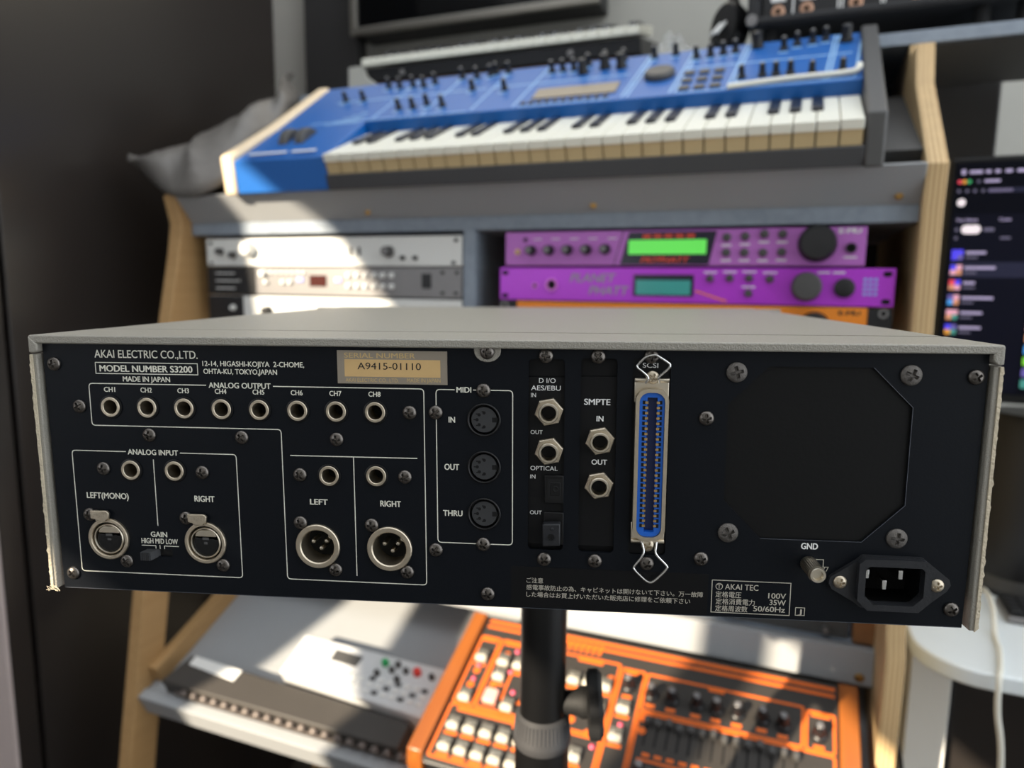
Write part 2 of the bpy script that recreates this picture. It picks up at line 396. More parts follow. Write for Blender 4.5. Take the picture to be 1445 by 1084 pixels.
def ring(t, o, x, y, z, r0, r1, h, m, name='jack', n=20):
    j = MB(o).lathe([(r1, 0), (r1, h), (r0, h), (r0, .0004)], (x, y, z), n=n, cap0=False, cap1=False).build(name, m, t)
    MB(o).lathe([(r0, .0003), (.0001, .0003)], (x, y, z), n=n, cap0=False, cap1=False).build('bore', 'void', j)
    return j
def slot(t, o, x, y, z, w_, h_, name='mounting_slot'):
    MB(o).prism(rrect(x - w_ / 2, x + w_ / 2, z - h_ / 2, z + h_ / 2, min(w_, h_) * .48), y - .0004, y).build(name, 'void', t)

t, o, y = rack('power_unit', 'plain white one-space rack unit with one large knob at its end', -.902, -.4395, .0228, .0668, 'white_metal')
knob(t, o, -.812, y, .0499, .0125, .016, 'white_metal'); knob(t, o, -.557, y, .0445, .0085, .014, 'charcoal', 'silver')
for x, z in ((-.5336, .0353), (-.5132, .0352)): knob(t, o, x, y, z, .0035, .006)
for x, z in ((-.846, .0406), (-.872, .0464)): knob(t, o, x, y, z, .006, .01, 'charcoal')
for x in (-.623, -.6085): slot(t, o, x, y, .0449, .004, .013, 'rocker')
for x, z in ((-.4485, .0595), (-.4525, .0282), (-.893, .0595), (-.893, .0282)): slot(t, o, x, y, z, .007, .005)

t, o, y = rack('effects_unit', 'silver rack unit with dark red display and rows of small round buttons', -.902, -.4395, -.0222, .0218, 'silver')
MB(o).box(-.902, -.803, y - .0006, y, -.021, .0206).build('dark_faceplate', 'black_metal', t)
MB(o).box(-.699, -.668, y - .001, y, -.0075, .0095).build('display', 'red_display', t)
for i in range(6):
    for z in (.0098, -.006): knob(t, o, -.6275 + i * .0149, y, z, .0042, .005, 'white_metal', name='button', n=14)
knob(t, o, -.786, y, .0117, .006, .009, 'white_metal')
for i in range(7): knob(t, o, -.772 + i * .0104, y, .013, .003, .004, 'white_metal', name='button', n=12)
for x in (-.782, -.749, -.7355): knob(t, o, x, y, -.0013, .004, .005, 'white_metal', name='button', n=12)
for x in (-.7164, -.6464): MB(o).box(x - .006, x + .006, y - .002, y, -.001, .006).build('button', 'sky_print', t, bevel=.0008)
MB(o).box(-.503, -.488, y - .0015, y, -.008, .013).build('rocker', 'knob_black', t, bevel=.0008)
for x, z in ((-.447, .0144), (-.449, -.0145), (-.470, .0144), (-.470, -.0145)): slot(t, o, x, y, z, .006, .0045)
for i in range(3): MB(o).box(-.885, -.845 + .01 * (i % 2), y - .0009, y - .0006, .011 - i * .012, .0125 - i * .012).build('printed_line', 'print_white', t)

t, o, y = rack('preamp_unit', 'pale pink-white rack unit peeking over the sampler under the silver unit', -.902, -.4395, -.0675, -.0235, 'white_metal')
MB(o).box(-.902, -.83, y - .0006, y, -.0665, -.0245).build('dark_faceplate', 'black_metal', t)
knob(t, o, -.8505, y, -.0434, .005, .006, 'white_metal', name='button')
knob(t, o, -.78, y, -.047, .008, .012, 'knob_black'); knob(t, o, -.56, y, -.047, .008, .012, 'knob_black')

# purple module with the green display
t, o, y = rack('sound_module', 'pale purple sound module with green display and five small knobs', -.3735, .0685, .0240, .0693, 'purple_pale', ears=False)
for i in range(5): knob(t, o, -.336 + i * .02545, y, .0446 + i * .0002, .0068, .013, 'knob_black', 'silver')
ring(t, o, -.3556, y, .0427, .0022, .0034, .002, 'gold'); slot(t, o, -.3447, y, .0586, .006, .006, 'lamp')
MB(o).prism([(-.2145, .0262), (-.1042, .0262), (-.0958, .0665), (-.2035, .0665)], y - .0007, y).build('display_window', 'navy', t)
MB(o).box(-.2038, -.1076, y - .0014, y - .0006, .0388, .0566).build('screen', 'lcd_green', t)
letters("MO'PHATT", -.1882, -.1271, .0285, .0355, y - .0012, 'red_print', t, .03, .3, o=o)
for i in range(5): MB(o).box(-.186 + i * .0135, -.176 + i * .0135, y - .0012, y - .0007, .0592, .0632).build('printed_line', 'red_print', t)
for x, z in ((-.0842, .0587), (-.0629, .0595), (-.0414, .0619), (-.0211, .0616), (-.084, .0405), (-.0629, .0404), (-.0418, .0402), (-.0211, .0408)):
    knob(t, o, x, y, z, .0052, .005, 'charcoal', name='button', n=16)
    MB(o).box(x - .006, x + .006, y - .0003, y, z - .0105, z - .0085).build('printed_line', 'print_white', t)
MB(o).lathe([(.0215, 0), (.0215, .004), (.0205, .006), (.0195, .022), (.0175, .0245), (.0001, .0255)], (.0172, y, .0500), n=32, cap0=False, cap1=False).build('dial', 'knob_black', t)
letters("E-MU", .0394, .0627, .0615, .0672, y - .0004, 'print_white', t, .04, o=o)
ring(t, o, .0531, y, .0449, .0042, .0058, .003, 'knob_black', 'power_button')
MB(o).box(.046, .06, y - .0004, y, .0335, .0352).build('printed_line', 'print_white', t)
for i in range(5): MB(o).box(-.3335 + i * .02545, -.3215 + i * .02545, y - .0004, y, .0585, .0598).build('printed_line', 'print_white', t)
MB(o).prism([(-.2235, .0245), (-.2225, .0245), (-.2105, .0688), (-.2115, .0688)], y - .0004, y).build('seam', 'navy', t)

t, o, y = rack('sound_module', 'bright violet sound module with teal display and slotted rack ears', -.3815, .1010, -.0222, .0224, 'purple')
ring(t, o, -.3061, y, -.0006, .0062, .0085, .003, 'pink_ring'); ring(t, o, -.3302, y, -.002, .0026, .004, .0015, 'pink_ring')
letters("PLANET", -.281, -.219, .0035, .0145, y - .0004, 'sage_print', t, .015, .25, o=o)
letters("PHATT", -.255, -.2014, -.0125, -.0015, y - .0004, 'sage_print', t, .015, .25, o=o)
MB(o).box(-.1958, -.1208, y - .0012, y, -.0132, .0136).build('display_window', 'navy', t)
MB(o).box(-.1925, -.1245, y - .0016, y - .001, -.0115, .0065).build('screen', 'lcd_teal', t)
for x, z in ((-.1015, .0092), (-.0783, .0098), (-.0558, .0099), (-.0323, .0091), (-.0558, -.008)):
    k = knob(t, o, x, y, z, .0048, .005, 'charcoal', name='button', n=16)
    MB(o).box(x - .008, x + .008, y - .0003, y, z + .0065, z + .0082).build('printed_line', 'print_white', t)
MB(o).prism([(-.1185, -.0051), (-.1185, -.0072), (-.083, -.0190), (-.079, -.0180)], y - .0004, y).build('printed_line', 'orange_print', t)
MB(o).lathe([(.0172, 0), (.0172, .003), (.0165, .005), (.0155, .017), (.014, .0185), (.0001, .019)], (.0087, y, .0005), n=32, cap0=False, cap1=False).build('dial', 'charcoal', t)
MB(o).lathe([(.0112, 0), (.0112, .004), (.009, .005), (.0001, .005)], (.0493, y, -.0004), n=24, cap0=False, cap1=False).build('power_button', 'knob_black', t)
for i in range(4):
    for j in range(3): MB(o).box(.0685 + j * .0055, .0725 + j * .0055, y - .0004, y, -.009 + i * .0055, -.0055 + i * .0055).build('printed_mark', 'sky_print', t)
for x, z in ((.0929, .0155), (.0929, -.0157), (-.3735, .0150), (-.3735, -.0160)): slot(t, o, x, y, z, .0095, .006)
for x in (.020, .036): MB(o).box(x, x + .013, y - .0003, y, .0160, .0178).build('printed_line', 'print_white', t)

t, o, y = rack('sound_module', 'orange sound module with black ears under the violet one', -.3815, .1010, -.0670, -.0226, 'orange_metal')
MB(o).box(.0755, .1010, y - .0008, y, -.0665, -.0232).build('ear', 'black_metal', t)
MB(o).box(-.3815, -.356, y - .0008, y, -.0665, -.0232).build('ear', 'black_metal', t)
MB(o).lathe([(.0172, 0), (.0165, .005), (.0155, .016), (.0001, .0185)], (.020, y, -.0455), n=32, cap0=False, cap1=False).build('dial', 'knob_black', t)
letters("E-MU", .045, .068, -.0315, -.0265, y - .0004, 'print_black', t, .04, o=o)
for x, z in ((.0915, -.029), (.0915, -.060), (-.3735, -.029), (-.3735, -.060)): ring(t, o, x, y - .0008, z, .003, .0055, .0015, 'silver', 'mounting_bolt', 16)

t, o, y = rack('patch_unit', 'dark brown rack unit low in the desk above the drum machine', -.36, .088, -.4565, -.405, 'charcoal', y=.975)
knob(t, o, .061, y, -.446, .006, .010, 'charcoal', 'silver'); knob(t, o, -.05, y, -.446, .006, .010, 'charcoal', 'silver')
tag(MB(o=(.108, .99, -.457)).box(.0935, .1215, .968, 1.01, -.457, -.39).build('wood_block', 'pine', loc=(.108, .99, HC - .457), bevel=.002),
    'small upright wooden block beside the brown rack unit', 'block')

# ------------------------------------------------------------------ blue synthesizer (local y runs up its slope, local z out of it)
SX = -.37
syn = thing('synthesizer', 'blue synthesizer keyboard with black right cheek on the sloping desk top', 'synthesizer', (SX, .863, HC + .128), (R(25), 0, 0))
def S(): return MB(o=(SX, 0, 0))
def pn(a): return .063 + (a - .135) * .164          # height of the control panel at a
KX0, KX1, KP = -.6255, .0545, .02345
bodyp = [(0, 0), (.012, .046), (.135, pn(.135)), (.30, pn(.30)), (.305, .02), (.29, 0)]
S().prism(bodyp, -.79, KX0 - .002, 'x').build('left_block', 'synth_blue', syn, bevel=.0025)
S().prism([(.134, .0), (.134, pn(.135)), (.30, pn(.30)), (.305, .02), (.29, 0)], KX0 - .002, .0555, 'x').build('control_panel', 'synth_blue', syn, bevel=.0015)
S().prism([(0, 0), (.003, .021), (.02, .0215), (.02, .014), (.134, .014), (.134, 0)], KX0 - .002, .0555, 'x').build('front_rail', 'rail_grey', syn, bevel=.001)
S().prism([(-.004, -.001), (.016, .053), (.135, .071), (.302, pn(.30) + .008), (.308, .02), (.295, -.001)], .0555, .0755, 'x').build('cheek', 'charcoal', syn, bevel=.003)
S().prism([(-.003, -.001), (.013, .055), (.135, .068), (.302, pn(.30) + .004), (.308, .02), (.295, -.001)], -.814, -.79, 'x').build('cheek', 'cream_wood', syn, bevel=.005)
wk = MB().box(0, KP - .0011, 0, .128, .0355, .0465)
wkm = wk.mesh('white_key', 'key_white'); wf_ = MB().box(.0004, KP - .0015, .0025, .012, .017, .0372).mesh('key_front', 'key_side')
for i in range(29):
    k = put(wkm, 'white_key', syn, (KX0 + i * KP - SX, .004, .0025), (R(-1.5), 0, 0), .0009)
    put(wf_, 'key_front', k)
bkm = MB().prism([(.048, .036), (.057, .0515), (.128, .0480), (.128, .036)], -.0062, .0062, 'x').mesh('black_key', 'key_black')
for i in range(28):
    if i % 7 in (0, 1, 3, 4, 5): put(bkm, 'black_key', syn, (KX0 + (i + 1) * KP - SX, .002, .0005), None, .0012)
KN = [(-.715, .23), (-.68, .228), (-.587, .174), (-.562, .173), (-.542, .182), (-.51, .169), (-.656, .276), (-.632, .270), (-.607, .270), (-.584, .263), (-.568, .274), (-.483, .227), (-.523, .284), (-.496, .280), (-.473, .283), (-.425, .213), (-.466, .290), (-.444, .288), (-.367, .27), (-.35, .271), (-.332, .269), (-.313, .283), (-.288, .288), (-.26, .288), (-.215, .286), (-.185, .290), (-.153, .266), (-.134, .268), (-.117, .271), (-.101, .274), (-.038, .263), (-.022, .276), (-.003, .279), (.013, .284), (-.084, .172), (-.059, .172), (-.043, .172), (-.026, .172), (-.001, .163), (.033, .163)]
km = MB().lathe([(.0058, 0), (.0055, .003), (.0042, .004), (.0036, .0155), (.0001, .017)], ax=(0, 0, 1), n=14, cap0=False, cap1=False).mesh('knob', 'knob_black')
kb = MB().lathe([(.0085, 0), (.0082, .003), (.0068, .005), (.006, .020), (.0001, .0215)], ax=(0, 0, 1), n=16, cap0=False, cap1=False).mesh('knob', 'knob_black')
kc = MB().lathe([(.0026, .0165), (.0001, .0175)], ax=(0, 0, 1), n=10, cap0=False, cap1=False).mesh('cap', 'silver')
KL = []
for x, a in KN:
    k = put(km, 'knob', syn, (x - SX, a, pn(a)), (R(9.3), 0, 0)); put(kc, 'cap', k); KL.append((x, a))
for x, a in ((-.073, .283), (.038, .271), (-.313, .25), (-.283, .262), (-.258, .258)): put(kb, 'knob', syn, (x - SX, a, pn(a)), (R(9.3), 0, 0))
def onpanel(name, m, x0, x1, a0, a1, h0=-.001, h1=.0008, parent=syn, skew=0, bevel=0):
    mb = MB(o=(SX, 0, 0)); v = []
    for h in (h0, h1):
        for x, a, q in ((x0, a0, 0), (x1, a0, 0), (x1, a1, skew), (x0, a1, skew)): v.append((x + q, a, pn(a) + h))
    mb.add(v, [(0, 3, 2, 1), (4, 5, 6, 7), (0, 1, 5, 4), (1, 2, 6, 5), (2, 3, 7, 6), (3, 0, 4, 7)])
    return mb.build(name, m, parent, bevel=bevel)
onpanel('display', 'lcd_brown', -.366, -.246, .160, .196, h1=.002)
MB(o=(SX, 0, 0)).lathe([(.021, 0), (.021, .006), (.018, .009), (.0001, .008)], (-.194, .207, pn(.207)), ax=(0, -.16, .98), n=24, cap0=False, cap1=False).build('jog_wheel', 'charcoal', syn)
for i in range(3):
    for j in range(3): onpanel('button', 'charcoal', -.160 + i * .0195, -.147 + i * .0195, .146 + j * .026, .158 + j * .026, h1=.003, bevel=.0008)
for i in range(11): onpanel('button', 'charcoal', -.378 + i * .0118, -.371 + i * .0118, .145, .151, h1=.0025)
for x, a in KL: onpanel('printed_mark', 'synth_line', x - .006, x + .006, a - .0145, a - .011, h1=.0004)
# slanting section rules printed on the panel
for x in (-.62, -.535, -.455, -.39, -.235, -.228, -.172, -.165, -.100, -.094, .012, .017, .045):
    onpanel('printed_rule', 'synth_line', x, x + .0022, .142, .296, h1=.0004, skew=.012)
for x0, x1 in ((-.73, -.46), (-.45, -.24), (-.165, .045)): onpanel('printed_rule', 'synth_line', x0, x1, .224, .2265, h1=.0004)
for x0, x1 in ((-.73, -.46), (-.38, -.25), (-.16, -.10), (-.09, .045)): onpanel('printed_rule', 'synth_line', x0, x1, .1385, .1405, h1=.0004)
# performance wheels, raised block stripe and the line of print on the left block
for x in (-.736, -.706):
    wb = MB(o=(SX, 0, 0)).lathe([(.024, -.008), (.026, -.006), (.026, .006), (.024, .008)], (x, .088, .044), ax=(1, 0, 0), n=28)
    wb.build('pitch_wheel', 'charcoal', syn)
for i in range(14):
    if i != 8: MB(o=(SX, 0, 0)).box(-.765 + i * .0085, -.759 + i * .0085, .020, .028, .0512, .0522).build('printed_mark', 'print_white', syn)
for j in range(5): onpanel('printed_rule', 'synth_line', -.70 + .012 * j, -.64, .132 + j * .009, .134 + j * .009, h1=.0006)
# white strip lying on the panel
st = MB(o=(0, .145, .066)); pts = spline([(-.098, .138, pn(.138) + .003), (-.03, .146, pn(.146) + .0035), (.03, .148, pn(.148) + .0035), (.048, .150, pn(.15) + .005), (.051, .157, pn(.157) + .009)], 5)
sx_ = Matrix.Translation((0, .863, HC + .128)) @ Matrix.Rotation(R(25), 4, 'X')
st = MB(o=sx_ @ Vector((-.02, .146, pn(.146)))); st.tube([sx_ @ p for p in pts], .0036, 8)
tag(st.build('audio_cable', 'cord_white', loc=sx_ @ Vector((-.02, .146, pn(.146)))), 'white audio cable lying along the blue synthesizer panel', 'cable')

# ------------------------------------------------------------------ grey dust cover behind the synthesizer
up = [(-1.064, .92, .196), (-.99, .955, .2266), (-.985, .985, .249), (-.948, 1.035, .286), (-.912, 1.085, .318), (-.903, 1.145, .384)]
lo = [(-1.064, .92, .194), (-.926, .868, .131), (-.846, .884, .146), (-.852, .945, .208), (-.860, 1.055, .283), (-.876, 1.125, .334)]
u2, l2 = spline(up, 5), spline(lo, 5); dc = MB(o=(-.97, .96, .15)); nn = 9
for i in range(len(u2)):
    for j in range(nn):
        b = j / (nn - 1); p = u2[i].lerp(l2[i], b); wv = math.sin(b * math.pi)
        dc.v.append(p + Vector((0, -.022 * wv + .010 * math.sin(i * .9 + b * 4) * wv, .012 * wv + .007 * math.sin(i * 1.3 + b * 6) * wv)))
for i in range(len(u2) - 1):
    for j in range(nn - 1):
        a = i * nn + j; dc.f.append((a, a + 1, a + nn + 1, a + nn))
c = dc.build('dust_cover', 'cover_film', loc=(-.97, .96, HC + .15), smooth=60); c.modifiers.new('s', 'SOLIDIFY').thickness = .0012
tag(c, 'crumpled grey plastic dust cover tucked behind the blue synthesizer', 'dust cover')

# ------------------------------------------------------------------ sampler (panel millimetres: u right, v down, n into the case)
SM = Matrix(((.9608, -.277, -.0085), (.277, .9609, -.0033), (.0091, .0009, 1.0)))      # columns: right, into, up
samp = thing('sampler', 'grey-cased rack sampler seen from behind, black rear panel full of sockets', 'sampler', (0, 0, 0))
org = Vector((-.12726, .28643, HC - .08256)) + SM @ Vector((0, 0, -.0668))
samp.matrix_world = Matrix.Translation(org) @ SM.to_4x4()
KM = .001
def M(): return MB(o=(0, 0, -66.8), k=KM)              # vertices (u, n, -v)
def mbox(u0, u1, v0, v1, n0, n1): return M().box(u0, u1, n0, n1, -v1, -v0)
def loc(u, v, n=0): return (u * KM, n * KM, (66.8 - v) * KM)
# case
M().box(-212, 212, 20, 428, -65.5, 56).build('chassis', 'black_metal', samp)
M().prism([(-215.2, 58.2), (215.6, 58.0), (215.6, 54.2), (-215.2, 54.2)], -3, 46).build('top_flange', 'case_grey', samp, bevel=.0007)
M().box(-212.5, 212.5, 44, 430, 57.0, 58.3).build('top_cover', 'case_grey', samp)
M().prism([(-215.2, 57.9), (-210.9, 53.9), (-210.9, 50.6), (-212.4, 49.9), (-215.2, 49.9)], -3.3, 3).build('corner', 'case_grey', samp, bevel=.0006)
M().prism([(215.6, 57.7), (211.3, 53.9), (211.3, 51.2), (213, 49.6), (215.6, 49.8)], -3.3, 3).build('corner', 'case_grey', samp, bevel=.0006)
M().box(-215.4, -212.3, -2, 420, -67.0, 49.3).build('side_cover', 'case_grey', samp, bevel=.0006)
M().box(212.5, 215.8, -2, 420, -66.6, 49.2).build('side_cover', 'case_grey', samp, bevel=.0006)
M().prism([(-241.5, -66), (241.5, -66), (241.5, 57.5), (-241.5, 57.5)], 430, 434).build('front_panel', 'case_grey', samp, bevel=.0008)
for sg, ue in ((-1, -215.4), (1, 215.8)):                # torn paint edge
    mb = M(); v = 49.0; rr = random.Random(3 + sg); pts = []
    while v > -66.5:
        pts.append((ue + sg * rr.choice((.1, .2, .4, .8, .3)) * rr.uniform(.3, 1.0), v)); v -= rr.uniform(.7, 2.2)
    poly = [(ue - sg * 1.2, 49.0)] + pts + [(ue - sg * 1.2, -66.8)]
    mb.prism(poly, -2.6, -1.6); mb.build('torn_edge', 'case_raw', samp)
mb = M(); rr = random.Random(5)
for k in range(9): mb.tube([(-215.5 + rr.uniform(-.5, 2.5), -2.5, -66.5 + rr.uniform(-1, .5)), (-216.3 + rr.uniform(-1.2, 5), -3, -67.2 + rr.uniform(-1, 2)), (-216.6 + rr.uniform(-1, 7), -3.3, -67 + rr.uniform(-1, 1.4))], .16, 5)
mb.build('torn_fibres', 'case_raw', samp)
tag(samp.children[-1], kind='stuff')
# rear panel with its cut-outs
CH = [(-178.2 + 18.3166 * i, -24.3) for i in range(8)]
JK = CH + [(-170.4, 6.2), (-148.4, 6.0), (-72.7, 6.1), (-50.2, 5.6)]
XI = [(-184.4, 40.9), (-135.0, 41.0)]; XO = [(-79.2, 40.4), (-44.6, 40.3)]
MD = [(0, -21.8), (0, 0), (0, 22.0)]
SL = [(20.0, 36.0, -49.7, 38.0), (43.0, 58.9, -50.2, 38.3), (65.5, 81.9, -50.5, 38.5)]
OCT = [(123.1, -47.7), (166.0, -47.7), (182.8, -31.0), (182.8, 11.9), (166, 28.9), (123.1, 28.9), (106.6, 11.9), (106.6, -31.0)]
GSW = (-165.6, -152.5, 45.4, 49.2)
IEC = (164.5, 193.5, 35.2, 57.0)
def fl(poly): return [(u, -v) for u, v in poly]
holes = [circ(u, -v, 5.3) for u, v in JK] + [circ(u, -v, 9.3) for u, v in XI] + [circ(u, -v, 9.3) for u, v in XO] + [circ(u, -v, 7.3) for u, v in MD]
holes += [rrect(a, b, -d, -c_, 1.8) for a, b, c_, d in SL] + [fl(OCT)] + [rrect(GSW[0], GSW[1], -GSW[3], -GSW[2], .3, 2)] + [rrect(IEC[0], IEC[1], -IEC[3], -IEC[2], 2)]
rear = holed('rear_panel', [(-210.3, -67.3), (210.5, -66.3), (211.4, 54.1), (-210.6, 54.3)], holes, 1.2, 'panel_black', samp, (R(90), 0, 0), (0, .0006, .0668), KM)
M().prism(fl([(105, -49), (184.5, -49), (184.5, 30.5), (105, 30.5)]), 1.1, 1.6).build('fan_blank', 'panel_matte', samp)
def ink(body, u0, u1, v0, v1, m='print_ivory', n=-.05, bold=.018, parent=None, cap=.70, shear=0):
    me = text_mesh(body, u1 - u0, v1 - v0, bold, shear, cap)
    me.transform(Matrix.Scale(KM, 4) @ Matrix.Translation((u0, n, 66.8 - v1)) @ Matrix.Rotation(R(90), 4, 'X'))
    me.materials.clear(); me.materials.append(MATS[m]); return put(me, 'lettering', parent or rear)
def rule(segs, m='print_ivory', wd=.42, n=-.05, name='printed_outline', parent=None):
    mb = M()
    for pl in segs:
        q = [Vector((u, -v)) for u, v in pl]; cnt = len(q); L_, R_ = [], []
        for i in range(cnt):
            d0 = (q[i] - q[i - 1]).normalized() if i else (q[1] - q[0]).normalized()
            d1 = (q[i + 1] - q[i]).normalized() if i < cnt - 1 else d0
            nn_ = Vector((-(d0 + d1).y, (d0 + d1).x)).normalized(); kk = wd / 2 / max(.5, nn_.dot(Vector((-d0.y, d0.x))))
            L_.append(q[i] + nn_ * kk); R_.append(q[i] - nn_ * kk)
        for i in range(cnt - 1):
            mb.add([(a.x, n, a.y) for a in (L_[i], R_[i], R_[i + 1], L_[i + 1])], [(0, 1, 2, 3)])
    return mb.build(name, m, parent or rear, smooth=0)
def corner(pts, r=1.8, n=4):
    out = [pts[0]]
    for i in range(1, len(pts) - 1):
        p0, p, p1 = (Vector(x) for x in pts[i - 1:i + 2]); a = p + (p0 - p).normalized() * r; b = p + (p1 - p).normalized() * r
        for k in range(n + 1):
            t_ = k / n; q = a * (1 - t_) ** 2 + p * 2 * t_ * (1 - t_) + b * t_ * t_; out.append((q.x, q.y))
    return out + [pts[-1]]
rule([corner([(-98.0, -35.4), (-27.4, -35.4), (-27.4, 57.6), (-95.1, 57.6), (-95.1, -15.2), (-188.7, -15.2), (-188.7, -35.4), (-130.4, -35.4)])])
rule([corner([(-145.4, -2.7), (-117.6, -2.7), (-117.6, 58.1), (-200.2, 58.1), (-200.2, -2.7), (-172.6, -2.7)])])
rule([corner([(-4.9, -35.3), (12.9, -35.3), (12.9, 36.4), (-21.8, 36.4), (-21.8, -35.3), (-13.3, -35.3)])])
rule([[(-91.2, -3.0), (-30.9, -3.2)], [(-60.9, -3.1), (-60.9, 54.6)]]); rule([[(-159, .8), (-159, 33.6)]])
rule([[(-184.6, -45.4), (-134.1, -45.4), (-134.1, -40.2), (-184.6, -40.2), (-184.6, -45.4)]], wd=.38)
rule([[(-168, 42.9 + .8), (-160.8, 42.9 + .8), (-160.8, 45.2)], [(-158.7, 42.9 + .4), (-158.7, 45.2)], [(-149, 42.9 + .8), (-156.4, 42.9 + .8), (-156.4, 45.2)]], wd=.35)
ink("AKAI ELECTRIC CO.,LTD.", -184.7, -133.7, -51.4, -47.7, bold=.012)
ink("MODEL NUMBER S3200", -182.7, -136.6, -44.2, -41.2, bold=.03)
ink("MADE IN JAPAN", -171.4, -147.9, -39.0, -36.6, bold=.025)
ink("12-14, HIGASHI-KOJIYA  2-CHOME,", -131.6, -82.8, -46.8, -44.4, bold=.02); ink("OHTA-KU, TOKYO,JAPAN", -131.3, -95.8, -43.2, -40.8, bold=.02)
ink("ANALOG OUTPUT", -129.2, -99.1, -36.8, -34.2, bold=.025)
for i in range(8): ink("CH%d" % (i + 1), CH[i][0] - 3.1, CH[i][0] + 2.6, -33.8, -31.5, bold=.025)
ink("ANALOG INPUT", -171.7, -146.3, -4.0, -1.4, bold=.025)
ink("LEFT(MONO)", -194.5, -172.9, 17.9, 20.8, bold=.025); ink("RIGHT", -139.6, -129.5, 17.9, 20.8, bold=.03)
ink("GAIN", -163.0, -154.6, 36.6, 39.2, bold=.025); ink("HIGH MID LOW", -168.0, -149.4, 40.0, 42.6, bold=.02)
ink("LEFT", -82.6, -73.9, 17.6, 20.3, bold=.03); ink("RIGHT", -48.8, -38.9, 17.3, 20.1, bold=.03)
ink("MIDI", -12.5, -5.7, -36.6, -34.1, bold=.03); ink("IN", -16.2, -13.2, -22.9, -20.3, bold=.03)
ink("OUT", -18.4, -11.5, -1.1, 1.7, bold=.03); ink("THRU", -19.2, -10.1, 20.8, 23.5, bold=.03)
ink("SCSI", 69.8, 76.5, -48.4, -46.3, 'print_white', 1.25, .01)
ink("GND", 140.7, 147.9, 30.2, 33.0, 'print_white', bold=.035)
rule([[(146.5, 37.6), (150.6, 37.6), (150.6, 41.0)], [(148.3, 41.0), (153, 41.0)], [(148.6, 41), (147.8, 43)], [(150, 41), (149.2, 43)], [(151.4, 41), (150.6, 43)], [(152.8, 41), (152.0, 43)]], 'print_dim', .3)
# rating box and caution sticker
rule([[(103.2, 49.1), (137.4, 49.1), (137.4, 64.3), (103.2, 64.3), (103.2, 49.1)]], 'print_dim', .35)
ink("AKAI TEC", 108.9, 123.5, 50.6, 53.3, 'print_dim', bold=.004)
cq = [(106.35 + 1.45 * math.cos(2 * math.pi * i / 20), 52.0 + 1.45 * math.sin(2 * math.pi * i / 20)) for i in range(21)]
rule([cq, [(105.4, 51.2), (107.3, 51.2)], [(106.35, 51.2), (106.35, 53)]], 'print_dim', .28)
for s_, u0, u1, v0, v1 in (("定格電圧", 104.9, 116.2, 54.2, 56.9), ("定格消費電力", 105.1, 122.2, 57.5, 60.2), ("定格周波数", 105.0, 119.2, 60.8, 63.5)):
    ink(s_, u0, u1, v0, v1, 'print_dim', bold=.006, cap=.86)
for s_, u0, u1, v0, v1 in (("100V", 127.9, 135.6, 54.1, 56.6), ("35W", 128.6, 135.7, 57.2, 59.7), ("50/60Hz", 121.7, 135.5, 60.5, 63.0)):
    ink(s_, u0, u1, v0, v1, 'print_dim', bold=.014)
rule([[(140.0, 60.4), (143.9, 60.4), (143.9, 64.0), (140.0, 64.0), (140.0, 60.4)]], 'print_dim', .3); ink("J", 141.0, 142.8, 61.1, 63.3, 'print_dim', bold=.004)
stk = mbox(12.3, 101.5, 46.5, 66.0, -.12, .02).build('caution_sticker', 'sticker', samp)
ink("ご注意", 19.5, 27.2, 51.6, 54.0, 'print_dim', -.16, .004, stk, .86)
ink("感電事故防止の為、キャビネットは開けないて下さい。万一故障", 19.5, 99.4, 55.0, 57.4, 'print_dim', -.16, .004, stk, .86)
ink("した場合はお買上げいただいた販売店に修理をご依頼下さい", 19.5, 93.8, 58.4, 60.8, 'print_dim', -.16, .004, stk, .86)
# serial plate
sp = mbox(-67.1, -16.5, -52.5, -37.4, -.35, 0).build('serial_plate', 'serial_plate', samp)
mbox(-63.7, -19.6, -48.5, -40.6, -.45, -.3).build('number_field', 'serial_gold', sp)
ink("SERIAL NUMBER", -63.8, -31.0, -51.5, -49.2, 'print_gold', -.4, .01, sp); ink("A9415-01110", -57.7, -28.4, -47.1, -44.0, 'print_black', -.5, .004, sp)
ink("AKAI ELECTRIC CO., LTD.", -63.4, -38.8, -40.0, -38.2, 'print_gold', -.4, .0, sp); ink("MADE IN JAPAN", -34.9, -19.6, -40.2, -38.4, 'print_gold', -.4, .0, sp)
rule([[(166.0, -47.7), (182.85, -31.0), (182.85, 11.9), (166.0, 28.95), (123.1, 28.95)]], 'bare_edge_glint', .2, name='edge_wear_glint')  # pale strip on right and lower edges: painted highlight as well as bare metal
rule([[(-210.2, 67.1), (210.4, 66.1)]], 'bare_edge_glint', .25, name='edge_wear_glint')
